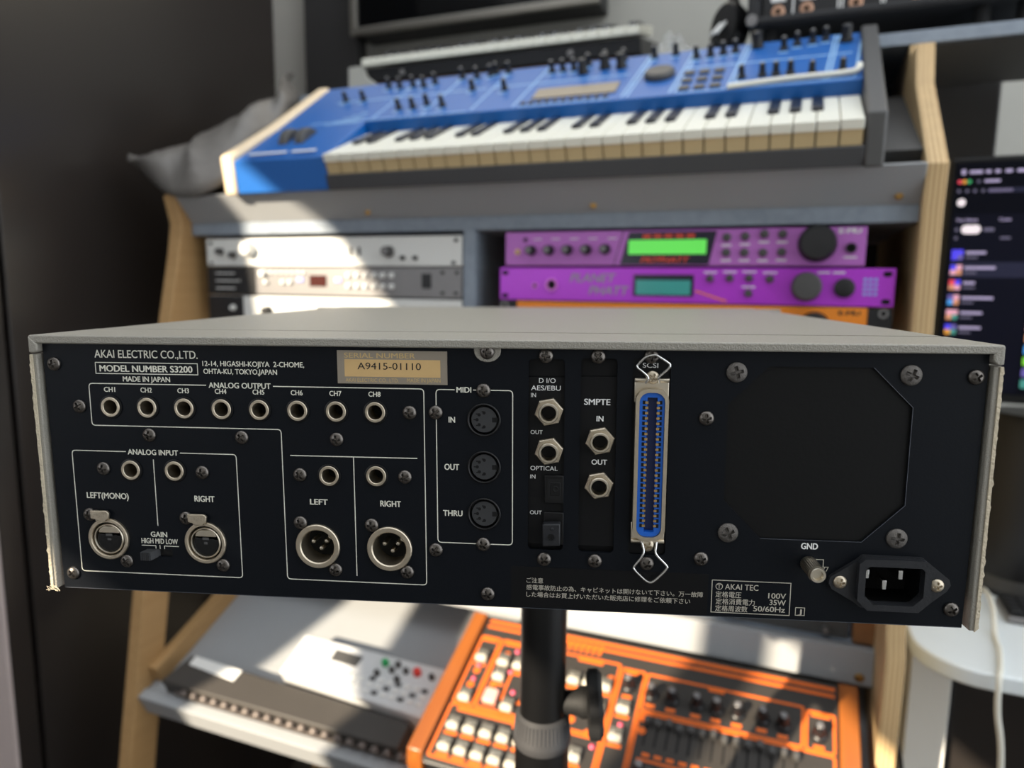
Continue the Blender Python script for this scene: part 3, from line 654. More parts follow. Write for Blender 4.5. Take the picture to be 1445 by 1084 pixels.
# screws: pan head with a real cross recess
def screw_mesh(r, h, m, name='screw', g=22):
    mb = MB(k=KM); idx = {}
    def hgt(x, y):
        d = math.hypot(x, y) / r
        z = h * math.sqrt(max(0, 1 - (d * .93) ** 2)) if d < 1 else .3 * h
        a, b = abs(x), abs(y); wc = .13 * r
        if (a < wc and b < .56 * r) or (b < wc and a < .56 * r): z -= h * .62
        return z
    for i in range(g + 1):
        for j in range(g + 1):
            x, y = (-1 + 2 * i / g) * r, (-1 + 2 * j / g) * r; d = math.hypot(x, y)
            if d > r: x, y = x * r / d, y * r / d
            idx[i, j] = len(mb.v); mb.v.append(Vector((x, -hgt(x, y), y)))
    for i in range(g):
        for j in range(g):
            q = [idx[i, j], idx[i + 1, j], idx[i + 1, j + 1], idx[i, j + 1]]
            cx = sum(mb.v[k].x for k in q) / 4; cy = sum(mb.v[k].z for k in q) / 4
            if math.hypot((-1 + 2 * (i + .5) / g), (-1 + 2 * (j + .5) / g)) < 1.08: mb.f.append(tuple(q))
    mb.lathe([(r, 0), (r, h * .38)], n=28, cap0=False, cap1=False)
    return mb.mesh(name, m, 50)
scm = screw_mesh(3.2, 2.0, 'screw_black'); scb = screw_mesh(4.4, 1.9, 'screw_dull'); scs = screw_mesh(2.9, 1.5, 'nickel_dull')
def screw(u, v, me=scm, n=0, parent=samp):
    return put(me, 'screw', parent, loc(u, v, n), (0, random.uniform(-.7, .7), 0))
for u, v in ((-205.2, -44.5), (-194.1, -24.3), (-159.9, -11.2), (-114.2, -11.1), (-184.4, 5.8), (-134.6, 6.3), (-204.7, 59.3), (-34.0, -24.5), (-22.0, -24.8),
             (-68.5, -11.3), (-86.7, 6.0), (-36.7, 5.6), (-.2, -35.2), (-22.7, 40.0), (-.5, 36.4), (1.5, 60.4), (27.6, -51.1), (50.4, -51.1), (73.3, -51.4),
             (97.7, -24.7), (27.6, 42.4), (50.6, 42.3), (73.9, 42.5), (97.8, 39.3), (206.6, -44.4), (205.4, 57.9)): screw(u, v)
for u, v in ((109.6, -45.0), (180.9, -44.8), (109.0, 26.7), (180.4, 26.6)): screw(u, v, scb)
M().prism([(-4.3, 54.4)] + [(1.7 + 6 * math.cos(R(a)), 53.0 + 5 * math.sin(R(a))) for a in range(180, 361, 20)] + [(7.7, 54.4)], -1.2, -.05).build('fixing_tab', 'case_grey', samp, bevel=.0003)
screw(1.7, -52.6, scm, -1.1)
# quarter-inch jacks
jb = MB(k=KM).lathe([(5.6, .02), (5.6, .5), (5.2, .7), (4.75, .7), (4.75, -4)], n=32, cap0=False, cap1=False).mesh('jack', 'black_plastic')
jr = MB(k=KM).lathe([(4.7, -1), (4.7, .9), (4.5, 1.1), (3.55, 1.1), (3.35, .9), (3.35, -9)], n=32, cap0=False, cap1=False).mesh('collar', 'nickel_dull')
jh = MB(k=KM).lathe([(3.5, -8.5), (.01, -8.5)], n=20, cap0=False, cap1=False).mesh('bore', 'void')
for u, v in JK:
    j = put(jb, 'jack', samp, loc(u, v)); put(jr, 'collar', j); put(jh, 'bore', j)
# latching three-hole sockets
xr = MB(k=KM).lathe([(10.3, 0), (10.3, 1.1), (9.9, 1.4), (8.7, 1.4), (8.4, .9), (8.4, -6)], n=40, cap0=False, cap1=False).mesh('socket_ring', 'nickel_dull')
for u, v in XI:
    x = put(xr, 'xlr_socket', samp, loc(u, v))
    MB(k=KM).lathe([(8.3, -2), (7.9, -2)], n=32, cap0=False, cap1=False).build('gap', 'void', x)
    MB(k=KM).lathe([(7.6, -7), (7.6, .6), (7.3, .9), (6.9, .9), (6.7, .5), (6.7, -4)], n=36, cap0=False, cap1=False).build('inner_collar', 'nickel', x)
    MB(k=KM).lathe([(8.5, -5.5), (.01, -5.5)], n=30, cap0=False, cap1=False).build('well', 'void', x)
    ins = [(6.2 * math.cos(R(a)), 6.2 * math.sin(R(a)) - .3) for a in range(-205, 26, 11)]
    ib = MB(k=KM).prism(ins, -.2, 3).build('insert', 'black_plastic', x, bevel=.0003)
    MB(k=KM).prism([(-5.4, 2.9), (5.4, 2.9), (4.6, 4.9), (2.4, 6.2), (-2.4, 6.2), (-4.6, 4.9)], -.5, 3).build('key_plate', 'nickel', x, bevel=.0003)
    for hx, hy in ((-3.2, .7), (3.2, .7), (0, -2.9)): MB(k=KM).lathe([(1.25, .26), (.01, .26)], (hx, 0, hy), n=16, cap0=False, cap1=False).build('contact_hole', 'void', ib)
    MB(k=KM).box(-1.6, 1.6, -.4, -.2, 1.3, 2.5).build('maker_mark', 'charcoal', ib)
    MB(k=KM).box(-.9, .9, -.4, -.2, -.9, .3).build('maker_mark', 'charcoal', ib)
    tb = MB(k=KM).prism([(-7.4, 14.6), (.9, 14.6), (2.2, 13.4), (1.6, 10.4), (.6, 10.0), (.2, 9.2), (-4.6, 9.2), (-5.0, 10.2), (-7.2, 10.5)], -2.6, -1.2).build('push_tab', 'nickel_dull', x, bevel=.0003)
    letters("PUSH", -6.2, .6, 11.4, 13.3, -2.66, 'nickel', tb, .02, k=KM)
for u, v in ((-193.4, 29.0), (-144.2, 29.1)): screw(u, v, scm)
for u, v in ((-176.0, 51.9), (-126.8, 52.0)): screw(u, v, scm)
# three-pin plugs
for u, v in XO:
    x = put(MB(k=KM).lathe([(10.7, 0), (10.7, 1.3), (10.3, 1.7), (8.5, 1.7), (8.0, 1.2), (7.9, -9)], n=40, cap0=False, cap1=False).mesh('xlr_plug', 'nickel_dull'), 'xlr_plug', samp, loc(u, v))
    MB(k=KM).lathe([(8.2, -9), (.01, -9)], n=30, cap0=False, cap1=False).build('well', 'void', x)
    MB(k=KM).prism([(5.0, 6.3), (7.0, 4.4), (7.6, 3.0), (5.2, 4.3)], -.4, 9).build('key_rib', 'nickel_dull', x)
    for hx, hy in ((-3.0, 1.5), (3.4, 1.8), (.8, -1.8)): MB(k=KM).lathe([(1.15, -9), (1.15, -2.0), (.8, -1.4), (.01, -1.2)], (hx, 0, hy), n=14, cap0=False, cap1=False).build('pin', 'nickel', x)
for u, v in ((-87.4, 29.3), (-71.1, 51.8), (-53.0, 29.2), (-36.5, 51.4)): screw(u, v)
# five-pin din sockets
for u, v in MD:
    x = put(MB(k=KM).lathe([(7.6, 0), (7.6, .7), (7.2, 1.0), (6.7, .7), (6.5, -3), (5.9, -3)], n=40, cap0=False, cap1=False).mesh('din_socket', 'black_plastic'), 'din_socket', samp, loc(u, v))
    fc = MB(k=KM).lathe([(5.9, -4), (5.9, -.3), (5.7, -.1), (.01, -.1)], n=36, cap0=False, cap1=False).build('insert', 'din_plastic', x)
    for a in (90 - 0, 135, 180, 225, 270):
        px, pz = 3.7 * math.cos(R(a)), 3.7 * math.sin(R(a))
        MB(k=KM).lathe([(.75, .02), (.01, .02)], (px - .5 * math.cos(R(a)), 0, pz - .5 * math.sin(R(a))), n=12, cap0=False, cap1=False).build('contact_hole', 'void', fc)
        MB(k=KM).box(px - 1.1, px - .1, .0, .08, pz - .25, pz + .25).build('contact_slit', 'void', fc)
    MB(k=KM).box(3.6, 6.2, .0, .12, -1.1, 1.1).build('keyway', 'void', fc)
# gain slide switch
g = mbox(GSW[0], GSW[1], GSW[2], GSW[3], 1.3, 2.4).build('slide_switch', 'black_plastic', samp)
lv = M().prism([(0, 0), (5.2, 0), (5.2, 4), (0, 4)], -3.6, 1.4)
for p in lv.v: p.x += -164.6 + (-2.2 if p.y < 0 else 0); p.z += -49.3 + (-.6 if p.y < 0 else 0)
for k in range(5):
    q = M().box(0, .45, -.4, .05, 0, 3.9)
    for p in q.v: p.x += -166.7 + .35 + k * 1.0; p.z += -49.9; p.y += -3.6
    lv.add(q.v, q.f)
lv.build('lever', 'din_plastic', g)
# option slots
for i, (a, b, c_, d) in enumerate(SL):
    cd = mbox(a - 1.5, b + 1.5, c_ + 8.2 if i < 2 else c_ - 1, d - 2.4 if i < 2 else d + 1, 1.35, 2.0).build('option_card', 'card_black', samp, bevel=.0002)
    if i < 2:
        mbox(a - 1.5, b + 1.5, c_ - 1.5, c_ + 8.2, 2.6, 3.0).build('slot_back', 'card_black', cd); mbox(a - 1.5, b + 1.5, d - 3, d + 1.5, 3.0, 3.4).build('slot_back', 'card_black', cd)
    if i == 0: card0 = cd
    if i == 1: card1 = cd
    if i == 2: card2 = cd
for s_, u0, u1, v0, v1 in (("D I/O", 24.5, 31.9, -41.0, -38.9), ("AES/EBU", 21.0, 34.2, -37.7, -35.5), ("IN", 21.0, 23.2, -34.3, -32.4), ("OUT", 20.9, 26.3, -17.4, -15.6),
                           ("OPTICAL", 20.9, 33.2, -.9, 1.1), ("IN", 20.9, 23.2, 3.1, 5.0), ("OUT", 20.8, 26.2, 20.0, 21.8)): ink(s_, u0, u1, v0, v1, 'print_white', 1.3, .004, card0)
for s_, u0, u1, v0, v1 in (("SMPTE", 44.6, 56.2, -32.1, -29.4), ("IN", 50.2, 53.3, -24.5, -22.0), ("OUT", 48.3, 55.3, -4.6, -2.3)): ink(s_, u0, u1, v0, v1, 'print_white', 1.3, .026, card1)
hx = MB(k=KM).lathe([(6.5, 0), (6.5, 2.0), (6.0, 2.5), (4.6, 2.5)], n=6, rot=R(12), cap0=False, cap1=False).mesh('hex_nut', 'nickel_dull')
hb = MB(k=KM).lathe([(4.5, 2.3), (4.5, 5.0), (4.2, 5.4), (3.5, 5.4), (3.25, 5.0), (3.25, -4)], n=32, cap0=False, cap1=False).mesh('threaded_barrel', 'nickel')
hh = MB(k=KM).lathe([(3.3, -3.8), (.01, -3.8)], n=20, cap0=False, cap1=False).mesh('bore', 'void')
for u, v in ((29.1, -26.0), (29.3, -8.1), (51.9, -13.4), (51.8, 7.0)):
    j = put(hx, 'jack', samp, loc(u, v, 1.3)); put(hb, 'threaded_barrel', j); put(hh, 'bore', j)
# optical sockets
op = mbox(27.4, 36.0, 3.0, 16.0, -.2, 4).build('optical_socket', 'black_plastic', samp, bevel=.0003)
mbox(28.8, 35.2, 4.6, 14.0, -.4, 0).build('recess', 'void', op); mbox(30.0, 34.6, 6.2, 12.4, -.5, -.1).build('shutter', 'black_plastic', op, bevel=.0006)
M().lathe([(1.5, .5), (1.2, .7), (.01, .3)], (32.4, 0, -9.2), n=16, cap0=False, cap1=False).build('lens', 'void', op)
op = mbox(27.2, 36.2, 20.2, 35.4, -.2, 4).build('optical_socket', 'black_plastic', samp, bevel=.0003)
pg = M().prism([(26.9, -24.5), (34.9, -24.0), (34.9, -34.4), (26.9, -35.0)], -4.6, -.1).build('dust_plug', 'iec_plastic', op, bevel=.0006)
M().lathe([(1.5, 0), (1.5, .35), (.9, .35), (.9, .05), (.01, .05)], (30.8, -4.6, -30.3), n=20, cap0=False).build('moulded_ring', 'black_plastic', pg)
M().lathe([(.8, 0), (.6, .3), (.01, .35)], (31.2, -4.6, -26.6), n=14, cap0=False).build('moulded_dot', 'iec_plastic', pg)
# fifty-way connector
def stad(u0, u1, v0, v1, r): return rrect(u0, u1, -v1, -v0, r, 6)
sc_ = holed('scsi_connector', stad(66.9, 81.0, -37.6, 30.6, 5.2), [stad(68.5, 79.4, -36.0, 29.0, 4.2)], 4.6, 'nickel_dull', samp, (R(90), 0, 0), (0, -.0017, .0668), KM)
sc_['label'] = 'long nickel shell connector with blue insert'
for v0, v1, sv in ((-41.8, -31.0, -41.0), (23.5, 33.4, 32.4)):
    mbox(66.4, 81.4, v0, v1, .2, 1.2).build('bracket', 'nickel', sc_, bevel=.0004)
    vb = -41.0 if v0 < 0 else 32.0
    M().lathe([(1.0, 0), (1.0, 14.6)], (66.6, -.1, -vb), ax=(1, 0, 0), n=14).build('bracket_roll', 'nickel', sc_)
holed('insert', stad(68.6, 79.3, -35.9, 28.9, 4.1), [stad(71.9, 76.3, -33.8, 26.8, .4)], 4.0, 'scsi_blue', sc_, (R(90), 0, 0), (0, -.0010, .0668), KM)
mbox(71.7, 76.5, -34, 27, -.1, .15).build('slot_floor', 'scsi_blue_shaded', sc_)
cells = M(); gold = M()
for i in range(25):
    vv = -31.6 + i * 2.31
    for uu, gg in ((69.9, 71.0), (77.0, 75.9)):
        cells.box(uu, uu + 1.25, -3.12, -2.9, -vv - .8, -vv + .8)
        gold.box(gg, gg + 1.3, -3.45, -2.6, -vv - .5, -vv + .5)
tag(cells.build('contact_cells', 'void', sc_, smooth=0), kind='stuff'); tag(gold.build('contacts', 'gold', sc_, smooth=0), kind='stuff')
for v in (-42.3, 33.6): put(scs, 'screw', sc_, loc(74.0, v, -.6), (0, .5, 0))
def clip(pts): M().tube(spline(pts, 5), .55, 8).build('wire_clip', 'steel', samp)
clip([(71.0, -1, 39.8), (71.9, -1.6, 41.2), (71.6, -2, 43.0), (69.2, -2.4, 45.2), (67.3, -2.6, 46.8), (67.6, -2.7, 48.2), (70.6, -2.8, 51.2), (74.3, -2.8, 52.2), (76.2, -2.8, 51.6), (80.2, -2.7, 49.0), (81.0, -2.6, 48.0), (80.4, -2.5, 46.4), (77.6, -2.2, 43.8), (76.4, -2, 42.2), (76.8, -1, 40.2)])
clip([(71.0, -1, -31.8), (71.8, -1.6, -33.8), (72.2, -2, -36.6), (70.8, -2.4, -39.6), (68.4, -2.6, -42.8), (68.2, -2.7, -44.4), (71.2, -2.8, -47.6), (74.2, -2.8, -50.0), (76.6, -2.8, -50.0), (80.2, -2.7, -46.6), (82.6, -2.6, -43.6), (82.2, -2.5, -42.0), (78.8, -2.2, -38.6), (77.4, -2, -36.4), (77.6, -1.6, -34.0), (77.8, -1, -32.0)])
# ground post
gp = M().lathe([(3.4, 0), (3.4, 13), (3.1, 13.5), (2.2, 13.5), (2.0, 12), (.01, 12)], (143.9, -1, -39.2), ax=(0, -1, 0), n=24, cap0=False).build('ground_post', 'nickel', samp)
kn = M()
for k in range(26):
    a = 2 * math.pi * k / 26; x_, z_ = 143.9 + 3.4 * math.cos(a), -39.2 + 3.4 * math.sin(a)
    kn.box(x_ - .17, x_ + .17, -13.0, -1.2, z_ - .17, z_ + .17)
tag(kn.build('knurling', 'nickel', gp, smooth=0), kind='stuff')
M().lathe([(2.2, 0), (2.2, 1.2)], (143.9, 0, -39.2), n=16).build('stud', 'nickel_dull', gp)
# mains inlet
fl_ = [(163.8, -37.0), (166.5, -34.4), (191.5, -34.6), (194.4, -37.0), (202.6, -43.6), (203.4, -46.2), (202.0, -49.0), (194.0, -56.2), (190.8, -58.2), (166.6, -58.0), (163.6, -55.6), (154.0, -50.0), (152.6, -47.4), (153.2, -44.6)]
ic = holed('mains_inlet', fl_, [[(166.4, -38.0), (191.6, -38.0), (191.6, -51.2), (187.4, -55.6), (170.6, -55.6), (166.4, -51.2)]], 2.2, 'iec_plastic', samp, (R(90), 0, 0), (0, -.0011, .0668), KM)
ic.modifiers.new('b', 'BEVEL').width = .0005
rimo = [(164.0, -37.0), (166.6, -34.7), (191.4, -34.7), (194.0, -37.2), (194.0, -53.6), (189.6, -58.0), (168.4, -58.0), (164.0, -53.6)]
rm = holed('rim', rimo, [[(166.9, -39.2), (168.2, -38.0), (189.8, -38.0), (191.1, -39.2), (191.1, -51.2), (187.2, -55.2), (170.8, -55.2), (166.9, -51.2)]], 4.4, 'iec_plastic', ic, (R(90), 0, 0), (0, -.0030, .0668), KM)
rm.modifiers.new('b', 'BEVEL').width = .0009
M().prism([(166, -37.5), (192, -37.5), (192, -56), (166, -56)], 13.6, 14).build('well_floor', 'void', ic)
for nm, pl in (('well_side', (165.9, 166.5, -56, -37.4)), ('well_side', (191.5, 192.1, -56, -37.4)), ('well_side', (165.9, 192.1, -37.9, -37.3)), ('well_side', (165.9, 192.1, -56.1, -55.5))):
    M().box(pl[0], pl[1], .5, 14, pl[2], pl[3]).build(nm, 'black_plastic', ic)
for (u, v), l_ in (((170.4, 44.6), 2.0), ((184.0, 43.9), .5), ((177.2, 48.6), 0)): mbox(u - 1.0, u + 1.0, v - 2.4, v + 2.0, l_ * 1 + .5, 14).build('blade', 'steel', ic, bevel=.0003)
for u, v in ((157.4, 46.6), (197.6, 46.4)): put(scs, 'screw', ic, loc(u, v, -2.1), (0, random.uniform(-.5, .5), 0))

# ------------------------------------------------------------------ pole stand under the sampler
PX, PY = -.1635, .4815
stand = thing('pole_stand', 'black tubular pole stand with clamp knob carrying the sampler', 'stand', (PX, PY, 0))
def T(): return MB(o=(PX, PY, -HC))
T().lathe([(.0175, -.34), (.0175, -.152)], (PX, PY, 0), ax=(0, 0, 1), n=32).build('inner_tube', 'pole_black', stand)
T().box(PX - .13, PX + .13, PY - .11, PY + .11, -.1545, -.1498).build('support_plate', 'black_metal', stand)
T().lathe([(.021, -.95), (.021, -.352)], (PX, PY, 0), ax=(0, 0, 1), n=32).build('outer_tube', 'pole_black', stand)
cb = T().lathe([(.021, -.353), (.0222, -.351), (.0226, -.346), (.0215, -.342), (.0200, -.329), (.0178, -.327)], (PX, PY, 0), ax=(0, 0, 1), n=32).build('collar', 'rail_grey', stand)
kn = T()
for k in range(44):
    a = 2 * math.pi * k / 44; x_, y_ = PX + .0205 * math.cos(a), PY + .0205 * math.sin(a)
    kn.tube([(x_ + .0008 * math.cos(a), y_ + .0008 * math.sin(a), -.343), (x_ - .0004 * math.cos(a), y_ - .0004 * math.sin(a), -.330)], .0008, 5)
tag(kn.build('ribbing', 'rail_grey', cb), kind='stuff')
kd = Vector((.95, .30, .06)).normalized(); kc0 = Vector((PX, PY, -.320))
ck = T().lathe([(.0085, .016), (.0095, .026), (.012, .030), (.012, .034), (.0155, .036)], kc0, ax=kd, n=20).build('clamp_knob', 'black_rubber', stand)
lob = T(); e1 = Vector((0, 0, 1)); e1 = (e1 - kd * e1.dot(kd)).normalized(); e2 = kd.cross(e1); nq = 48
for h, sc2 in ((.034, .86), (.036, 1), (.043, 1.0), (.046, .85)):
    for i in range(nq):
        a = 2 * math.pi * i / nq; r_ = (.0235 + .0035 * math.cos(5 * a)) * sc2
        lob.v.append(kc0 + kd * h + (e1 * math.cos(a) + e2 * math.sin(a)) * r_)
for j in range(3):
    for i in range(nq): k = (i + 1) % nq; lob.f.append((j * nq + i, j * nq + k, (j + 1) * nq + k, (j + 1) * nq + i))
lob.f.append(tuple(range(nq))[::-1]); lob.f.append(tuple(3 * nq + i for i in range(nq)))
lob.build('grip', 'black_rubber', ck)
for k in range(3):
    a = R(100 + 120 * k); dx_, dy_ = math.cos(a), math.sin(a)
    T().tube([(PX + .02 * dx_, PY + .02 * dy_, -.80), (PX + .36 * dx_, PY + .36 * dy_, -1.188)], .012, 12).build('leg', 'black_metal', stand)
    T().lathe([(.016, -1.2), (.016, -1.17)], (PX + .36 * dx_, PY + .36 * dy_, 0), ax=(0, 0, 1), n=14).build('foot', 'black_rubber', stand)
T().lathe([(.028, -.96), (.028, -.78)], (PX, PY, 0), ax=(0, 0, 1), n=24).build('hub', 'black_metal', stand)

# ------------------------------------------------------------------ orange drum machine on the tray
TR = (R(24), 0, 0)
LX = -.163
def trayroot(x, b, n=0): y_, z_ = tl(b, n); return (x, y_, HC + z_)
lm = thing('drum_machine', 'drum machine with orange-outlined panel and wooden ends on the lower tray', 'drum machine', trayroot(LX, 0), TR)
def G(): return MB(o=(LX, 0, 0))
FH = .078
G().box(-.402, .078, -.040, .190, .006, FH).build('body', 'lm_face', lm, bevel=.001)
for x0, x1 in ((-.424, -.402), (.078, .100)):
    G().prism([(-.046, .0048), (-.046, .066), (-.036, FH + .007), (.188, FH + .007), (.194, .06), (.194, .0048)], x0, x1, 'x').build('end_cheek', 'lm_wood', lm, bevel=.002)
G().box(-.402, .078, -.0415, -.0395, .062, .072).build('front_trim', 'chrome', lm)
def line(x0, x1, b0, b1, wd=.0032, r=.004):
    """orange outline printed on the face, slightly raised"""
    out = rrect(x0, x1, b0, b1, r, 4); inn = rrect(x0 + wd, x1 - wd, b0 + wd, b1 - wd, max(.001, r - wd * .5), 4); mb = G(); n = len(out)
    for z in (FH, FH + .0006):
        for p in out: mb.v.append(Vector((p[0], p[1], z)))
        for p in inn: mb.v.append(Vector((p[0], p[1], z)))
    for i in range(n):
        k = (i + 1) % n
        mb.f += [(2 * n + i, 2 * n + k, 3 * n + k, 3 * n + i), (i, k, 2 * n + k, 2 * n + i), (n + k, n + i, 3 * n + i, 3 * n + k)]
    return mb.build('printed_outline', 'lm_orange', lm, smooth=0)
line(-.402 + .004, -.3665, .0425, .1545); line(-.3655, -.1905, .0425, .1545); line(-.398, -.1905, -.036, .0415)
line(-.189, -.1555, .0, .150); line(-.1545, .0395, .0925, .149); line(.0405, .0745, .0915, .1455); line(-.1545, .0745, -.036, .0915)
line(-.1875, -.157, -.036, -.001); line(-.335, -.305, .060, .105)
def dash(x0, x1, b0, b1, m='lm_orange', h=.0007, name='printed_rule', bev=0): return G().box(x0, x1, b0, b1, FH - .0005, FH + h).build(name, m, lm, bevel=bev)
dash(-.396, .074, .1785, .1835); dash(-.396, .074, .169, .1735)
for i in range(7): G().prism([(-.279 + i * .0086, .160), (-.274 + i * .0086, .160), (-.272 + i * .0086, .176), (-.277 + i * .0086, .176)], FH, FH + .0009, 'z').build('printed_mark', 'lm_orange', lm)
dash(-.297, -.289, .158, .168)
for x0, x1, b in ((-.395, -.372, .1475), (-.36, -.33, .1475), (-.25, -.215, .1475), (-.183, -.166, .1435), (-.075, -.055, .1435), (.047, .068, .1395), (-.385, -.30, .034)): dash(x0, x1, b - .002, b + .0035)
capw = G().box(-.0082, .0082, -.0052, .0032, 0, .0085).mesh('cap', 'cap_white'); capw.transform(Matrix.Translation((LX, 0, 0)))
caps = G().box(-.0082, .0082, .0036, .0125, 0, .0075).mesh('smoked_window', 'cap_smoke'); caps.transform(Matrix.Translation((LX, 0, 0)))
capp = G().box(-.0095, .0095, -.010, .010, 0, .0085).mesh('cap', 'cap_pink'); capp.transform(Matrix.Translation((LX, 0, 0)))
def button(x, b, pink=False):
    k = put(capp if pink else capw, 'button', lm, (x - LX, b, FH - .0005), None, .002)
    if not pink: put(caps, 'smoked_window', k, None, None, .001)
    G().box(x - .009, x + .009, b - .0112, b - .0068, FH - .0004, FH + .0006).build('printed_rule', 'lm_orange', lm)
for x, b in ((-.383, .115), (-.382, .051), (-.350, .115), (-.348, .092), (-.321, .051), (-.327, .115), (-.29, .115), (-.29, .051), (-.247, .112), (-.226, .112), (-.204, .112), (-.247, .075), (-.204, .075), (-.174, .087), (-.175, .047), (-.262, .051)): button(x, b)
button(-.347, .061, True)
for i in range(8):
    button(-.380 + i * .0232, .009); button(-.379 + i * .0228, -.0205)
for x, b in ((-.383, .104), (-.382, .082), (-.337, .138), (-.335, .104), (-.321, .075), (-.173, .066), (-.2, .029), (-.172, -.018)):
    G().lathe([(.0032, 0), (.0032, .002), (.002, .0032), (.0001, .0036)], (x, b, FH), ax=(0, 0, 1), n=12, cap0=False, cap1=False).build('lamp', 'led_pink', lm)
for x, b in ((-.383, .096), (-.383, .073), (-.35, .13), (-.20, .128), (-.352, .08), (-.30, .030), (-.26, .030), (-.22, .012), (-.146, .083), (-.146, .066), (-.21, .045), (-.235, .058)):
    G().lathe([(.0052, 0), (.0052, .0007)], (x, b, FH), ax=(0, 0, 1), n=10).build('printed_mark', 'lm_orange', lm)
kl = MB().lathe([(.0095, 0), (.009, .004), (.0068, .006), (.0058, .019), (.0045, .021)], ax=(0, 0, 1), n=18, cap0=False).mesh('knob', 'knob_black')
klc = MB().lathe([(.0042, .0212), (.0036, .0218), (.0001, .0215)], ax=(0, 0, 1), n=14, cap0=False, cap1=False).mesh('cap', 'silver')
for x, b in ((-.143, .117), (-.117, .117), (-.086, .117), (-.062, .117), (-.037, .117), (-.008, .118), (.016, .116), (.056, .113), (-.174, .122), (-.138, .012)):
    k = put(kl, 'knob', lm, (x - LX, b, FH)); put(klc, 'cap', k)
    G().box(x - .006, x + .006, b - .0175, b - .0125, FH, FH + .0006).build('printed_rule', 'lm_orange', lm)
fs = MB().box(-.0011, .0011, -.030, .006, 0, .0004).mesh('fader', 'void')
fc_ = MB().box(-.0032, .0032, -.0042, .0042, 0, .010).mesh('fader_cap', 'charcoal')
for i in range(14):
    k = put(fs, 'fader', lm, (-.141 + i * .0133 - LX, .078, FH)); put(fc_, 'fader_cap', k, (0, (.0, -.001, .002, -.002)[i % 4], .0003), None, .0008)
for i in range(12): dash(-.140 + i * .0145, -.131 + i * .0145, .034, .0385)
dash(-.145, .02, .0275, .0305)
for i in range(14):
    k = put(fs, 'fader', lm, (-.141 + i * .0133 - LX, .014, FH)); put(fc_, 'fader_cap', k, (0, .0, .0003), None, .0008)

# ------------------------------------------------------------------ black flat case, its beads of trim, and the white controller
CX = -.672
bc = thing('keyboard_case', 'flat black instrument cover with a white label along the tray lip', 'instrument case', trayroot(CX, 0), TR)
def B(): return MB(o=(CX, 0, 0))
B().prism([(-.892, -.0145), (-.463, -.0145), (-.463, .026), (-.875, .040)], .0005, .030, 'z').build('body', 'slab_black', bc, bevel=.003)
B().prism([(-.866, .0225), (-.770, .0150), (-.768, .0345), (-.866, .0385)], .030, .0312, 'z').build('label', 'white_paint', bc, bevel=.0004)
tr = B()
for i in range(20): tr.lathe([(.0062, 0), (.0058, .004), (.0035, .0065), (.0001, .0075)], (-.845 + i * .0203, -.016, .018), ax=(0, -.9, .45), n=12, cap0=False, cap1=False).build('bead', 'bead', bc); tr = B()
B().box(-.87, -.455, -.0175, -.013, .005, .012).build('trim_strip', 'bead', bc)
VX = -.575
dv = thing('controller', 'light grey desktop controller with small dark screen behind the flat black cover', 'controller', trayroot(VX, 0), TR)
def V(): return MB(o=(VX, 0, 0))
V().prism([(-.700, .044), (-.447, .030), (-.447, .1105), (-.700, .1145)], .0005, .040, 'z').build('body', 'device_grey', dv, bevel=.002)
V().prism([(-.632, .0825), (-.584, .0805), (-.582, .0995), (-.632, .1015)], .0395, .0408, 'z').build('screen', 'charcoal', dv)
V().box(-.688, -.647, .098, .108, .0395, .041).build('badge', 'white_paint', dv)
def vk(x, b, r, h, m, name='knob'): V().lathe([(r, 0), (r * .95, h * .8), (r * .7, h), (.0001, h)], (x, b, .040), ax=(0, 0, 1), n=14, cap0=False, cap1=False).build(name, m, dv)
vk(-.541, .097, .0055, .009, 'green_cap'); vk(-.485, .094, .0062, .009, 'red_cap')
for x, b in ((-.52, .099), (-.503, .092), (-.525, .088), (-.46, .092), (-.545, .078), (-.51, .076)): vk(x, b, .0045, .008, 'charcoal')
for j in range(3):
    for i in range(7): V().box(-.552 + i * .0145, -.543 + i * .0145, .066 - j * .0105, .072 - j * .0105, .040, .0425).build('button', 'white_paint' if (i + j) % 3 else 'charcoal', dv, bevel=.0006)
for j in range(2):
    for i in range(10): V().box(-.688 + i * .0132, -.679 + i * .0132, .062 - j * .011, .069 - j * .011, .040, .0422).build('button', 'white_paint', dv, bevel=.0006)

# ------------------------------------------------------------------ things on and above the top shelf
def A(): return MB(o=(-.567, 1.35, .34))
kbd = thing('midi_keyboard', 'slim black keyboard with white keys on a wooden riser', 'keyboard', (-.567, 1.35, HC + .34))
def K2(): return MB(o=(-.567, 1.35, .34))
tag(MB(o=(-.57, 1.36, .34)).box(-.84, -.30, 1.305, 1.42, .3395, .402).build('wooden_riser', 'pine', loc=(-.57, 1.36, HC + .34), bevel=.002), 'brown wooden riser under the slim black keyboard', 'riser')
K2().prism([(1.30, .4035), (1.292, .428), (1.47, .470), (1.47, .4035)], -.842, -.282, 'x').build('body', 'black_metal', kbd, bevel=.002)
for i in range(23):
    x0 = -.846 + .0005 + i * .0245
    K2().prism([(1.282, .4305), (1.282, .4445), (1.40, .480), (1.40, .462)], x0, x0 + .0235, 'x').build('white_key', 'key_white', kbd, bevel=.0012)
    if i % 7 in (0, 1, 3, 4, 5) and i < 22: K2().prism([(1.33, .455), (1.335, .470), (1.40, .490), (1.40, .475)], x0 + .0175, x0 + .0305, 'x').build('black_key', 'key_white' if 0 else 'key_black', kbd, bevel=.001)
for x in (-.76, -.41): K2().lathe([(.006, 0), (.006, .006), (.0001, .007)], (x, 1.300, .415), n=12, cap0=False, cap1=False).build('foot_knob', 'silver', kbd)
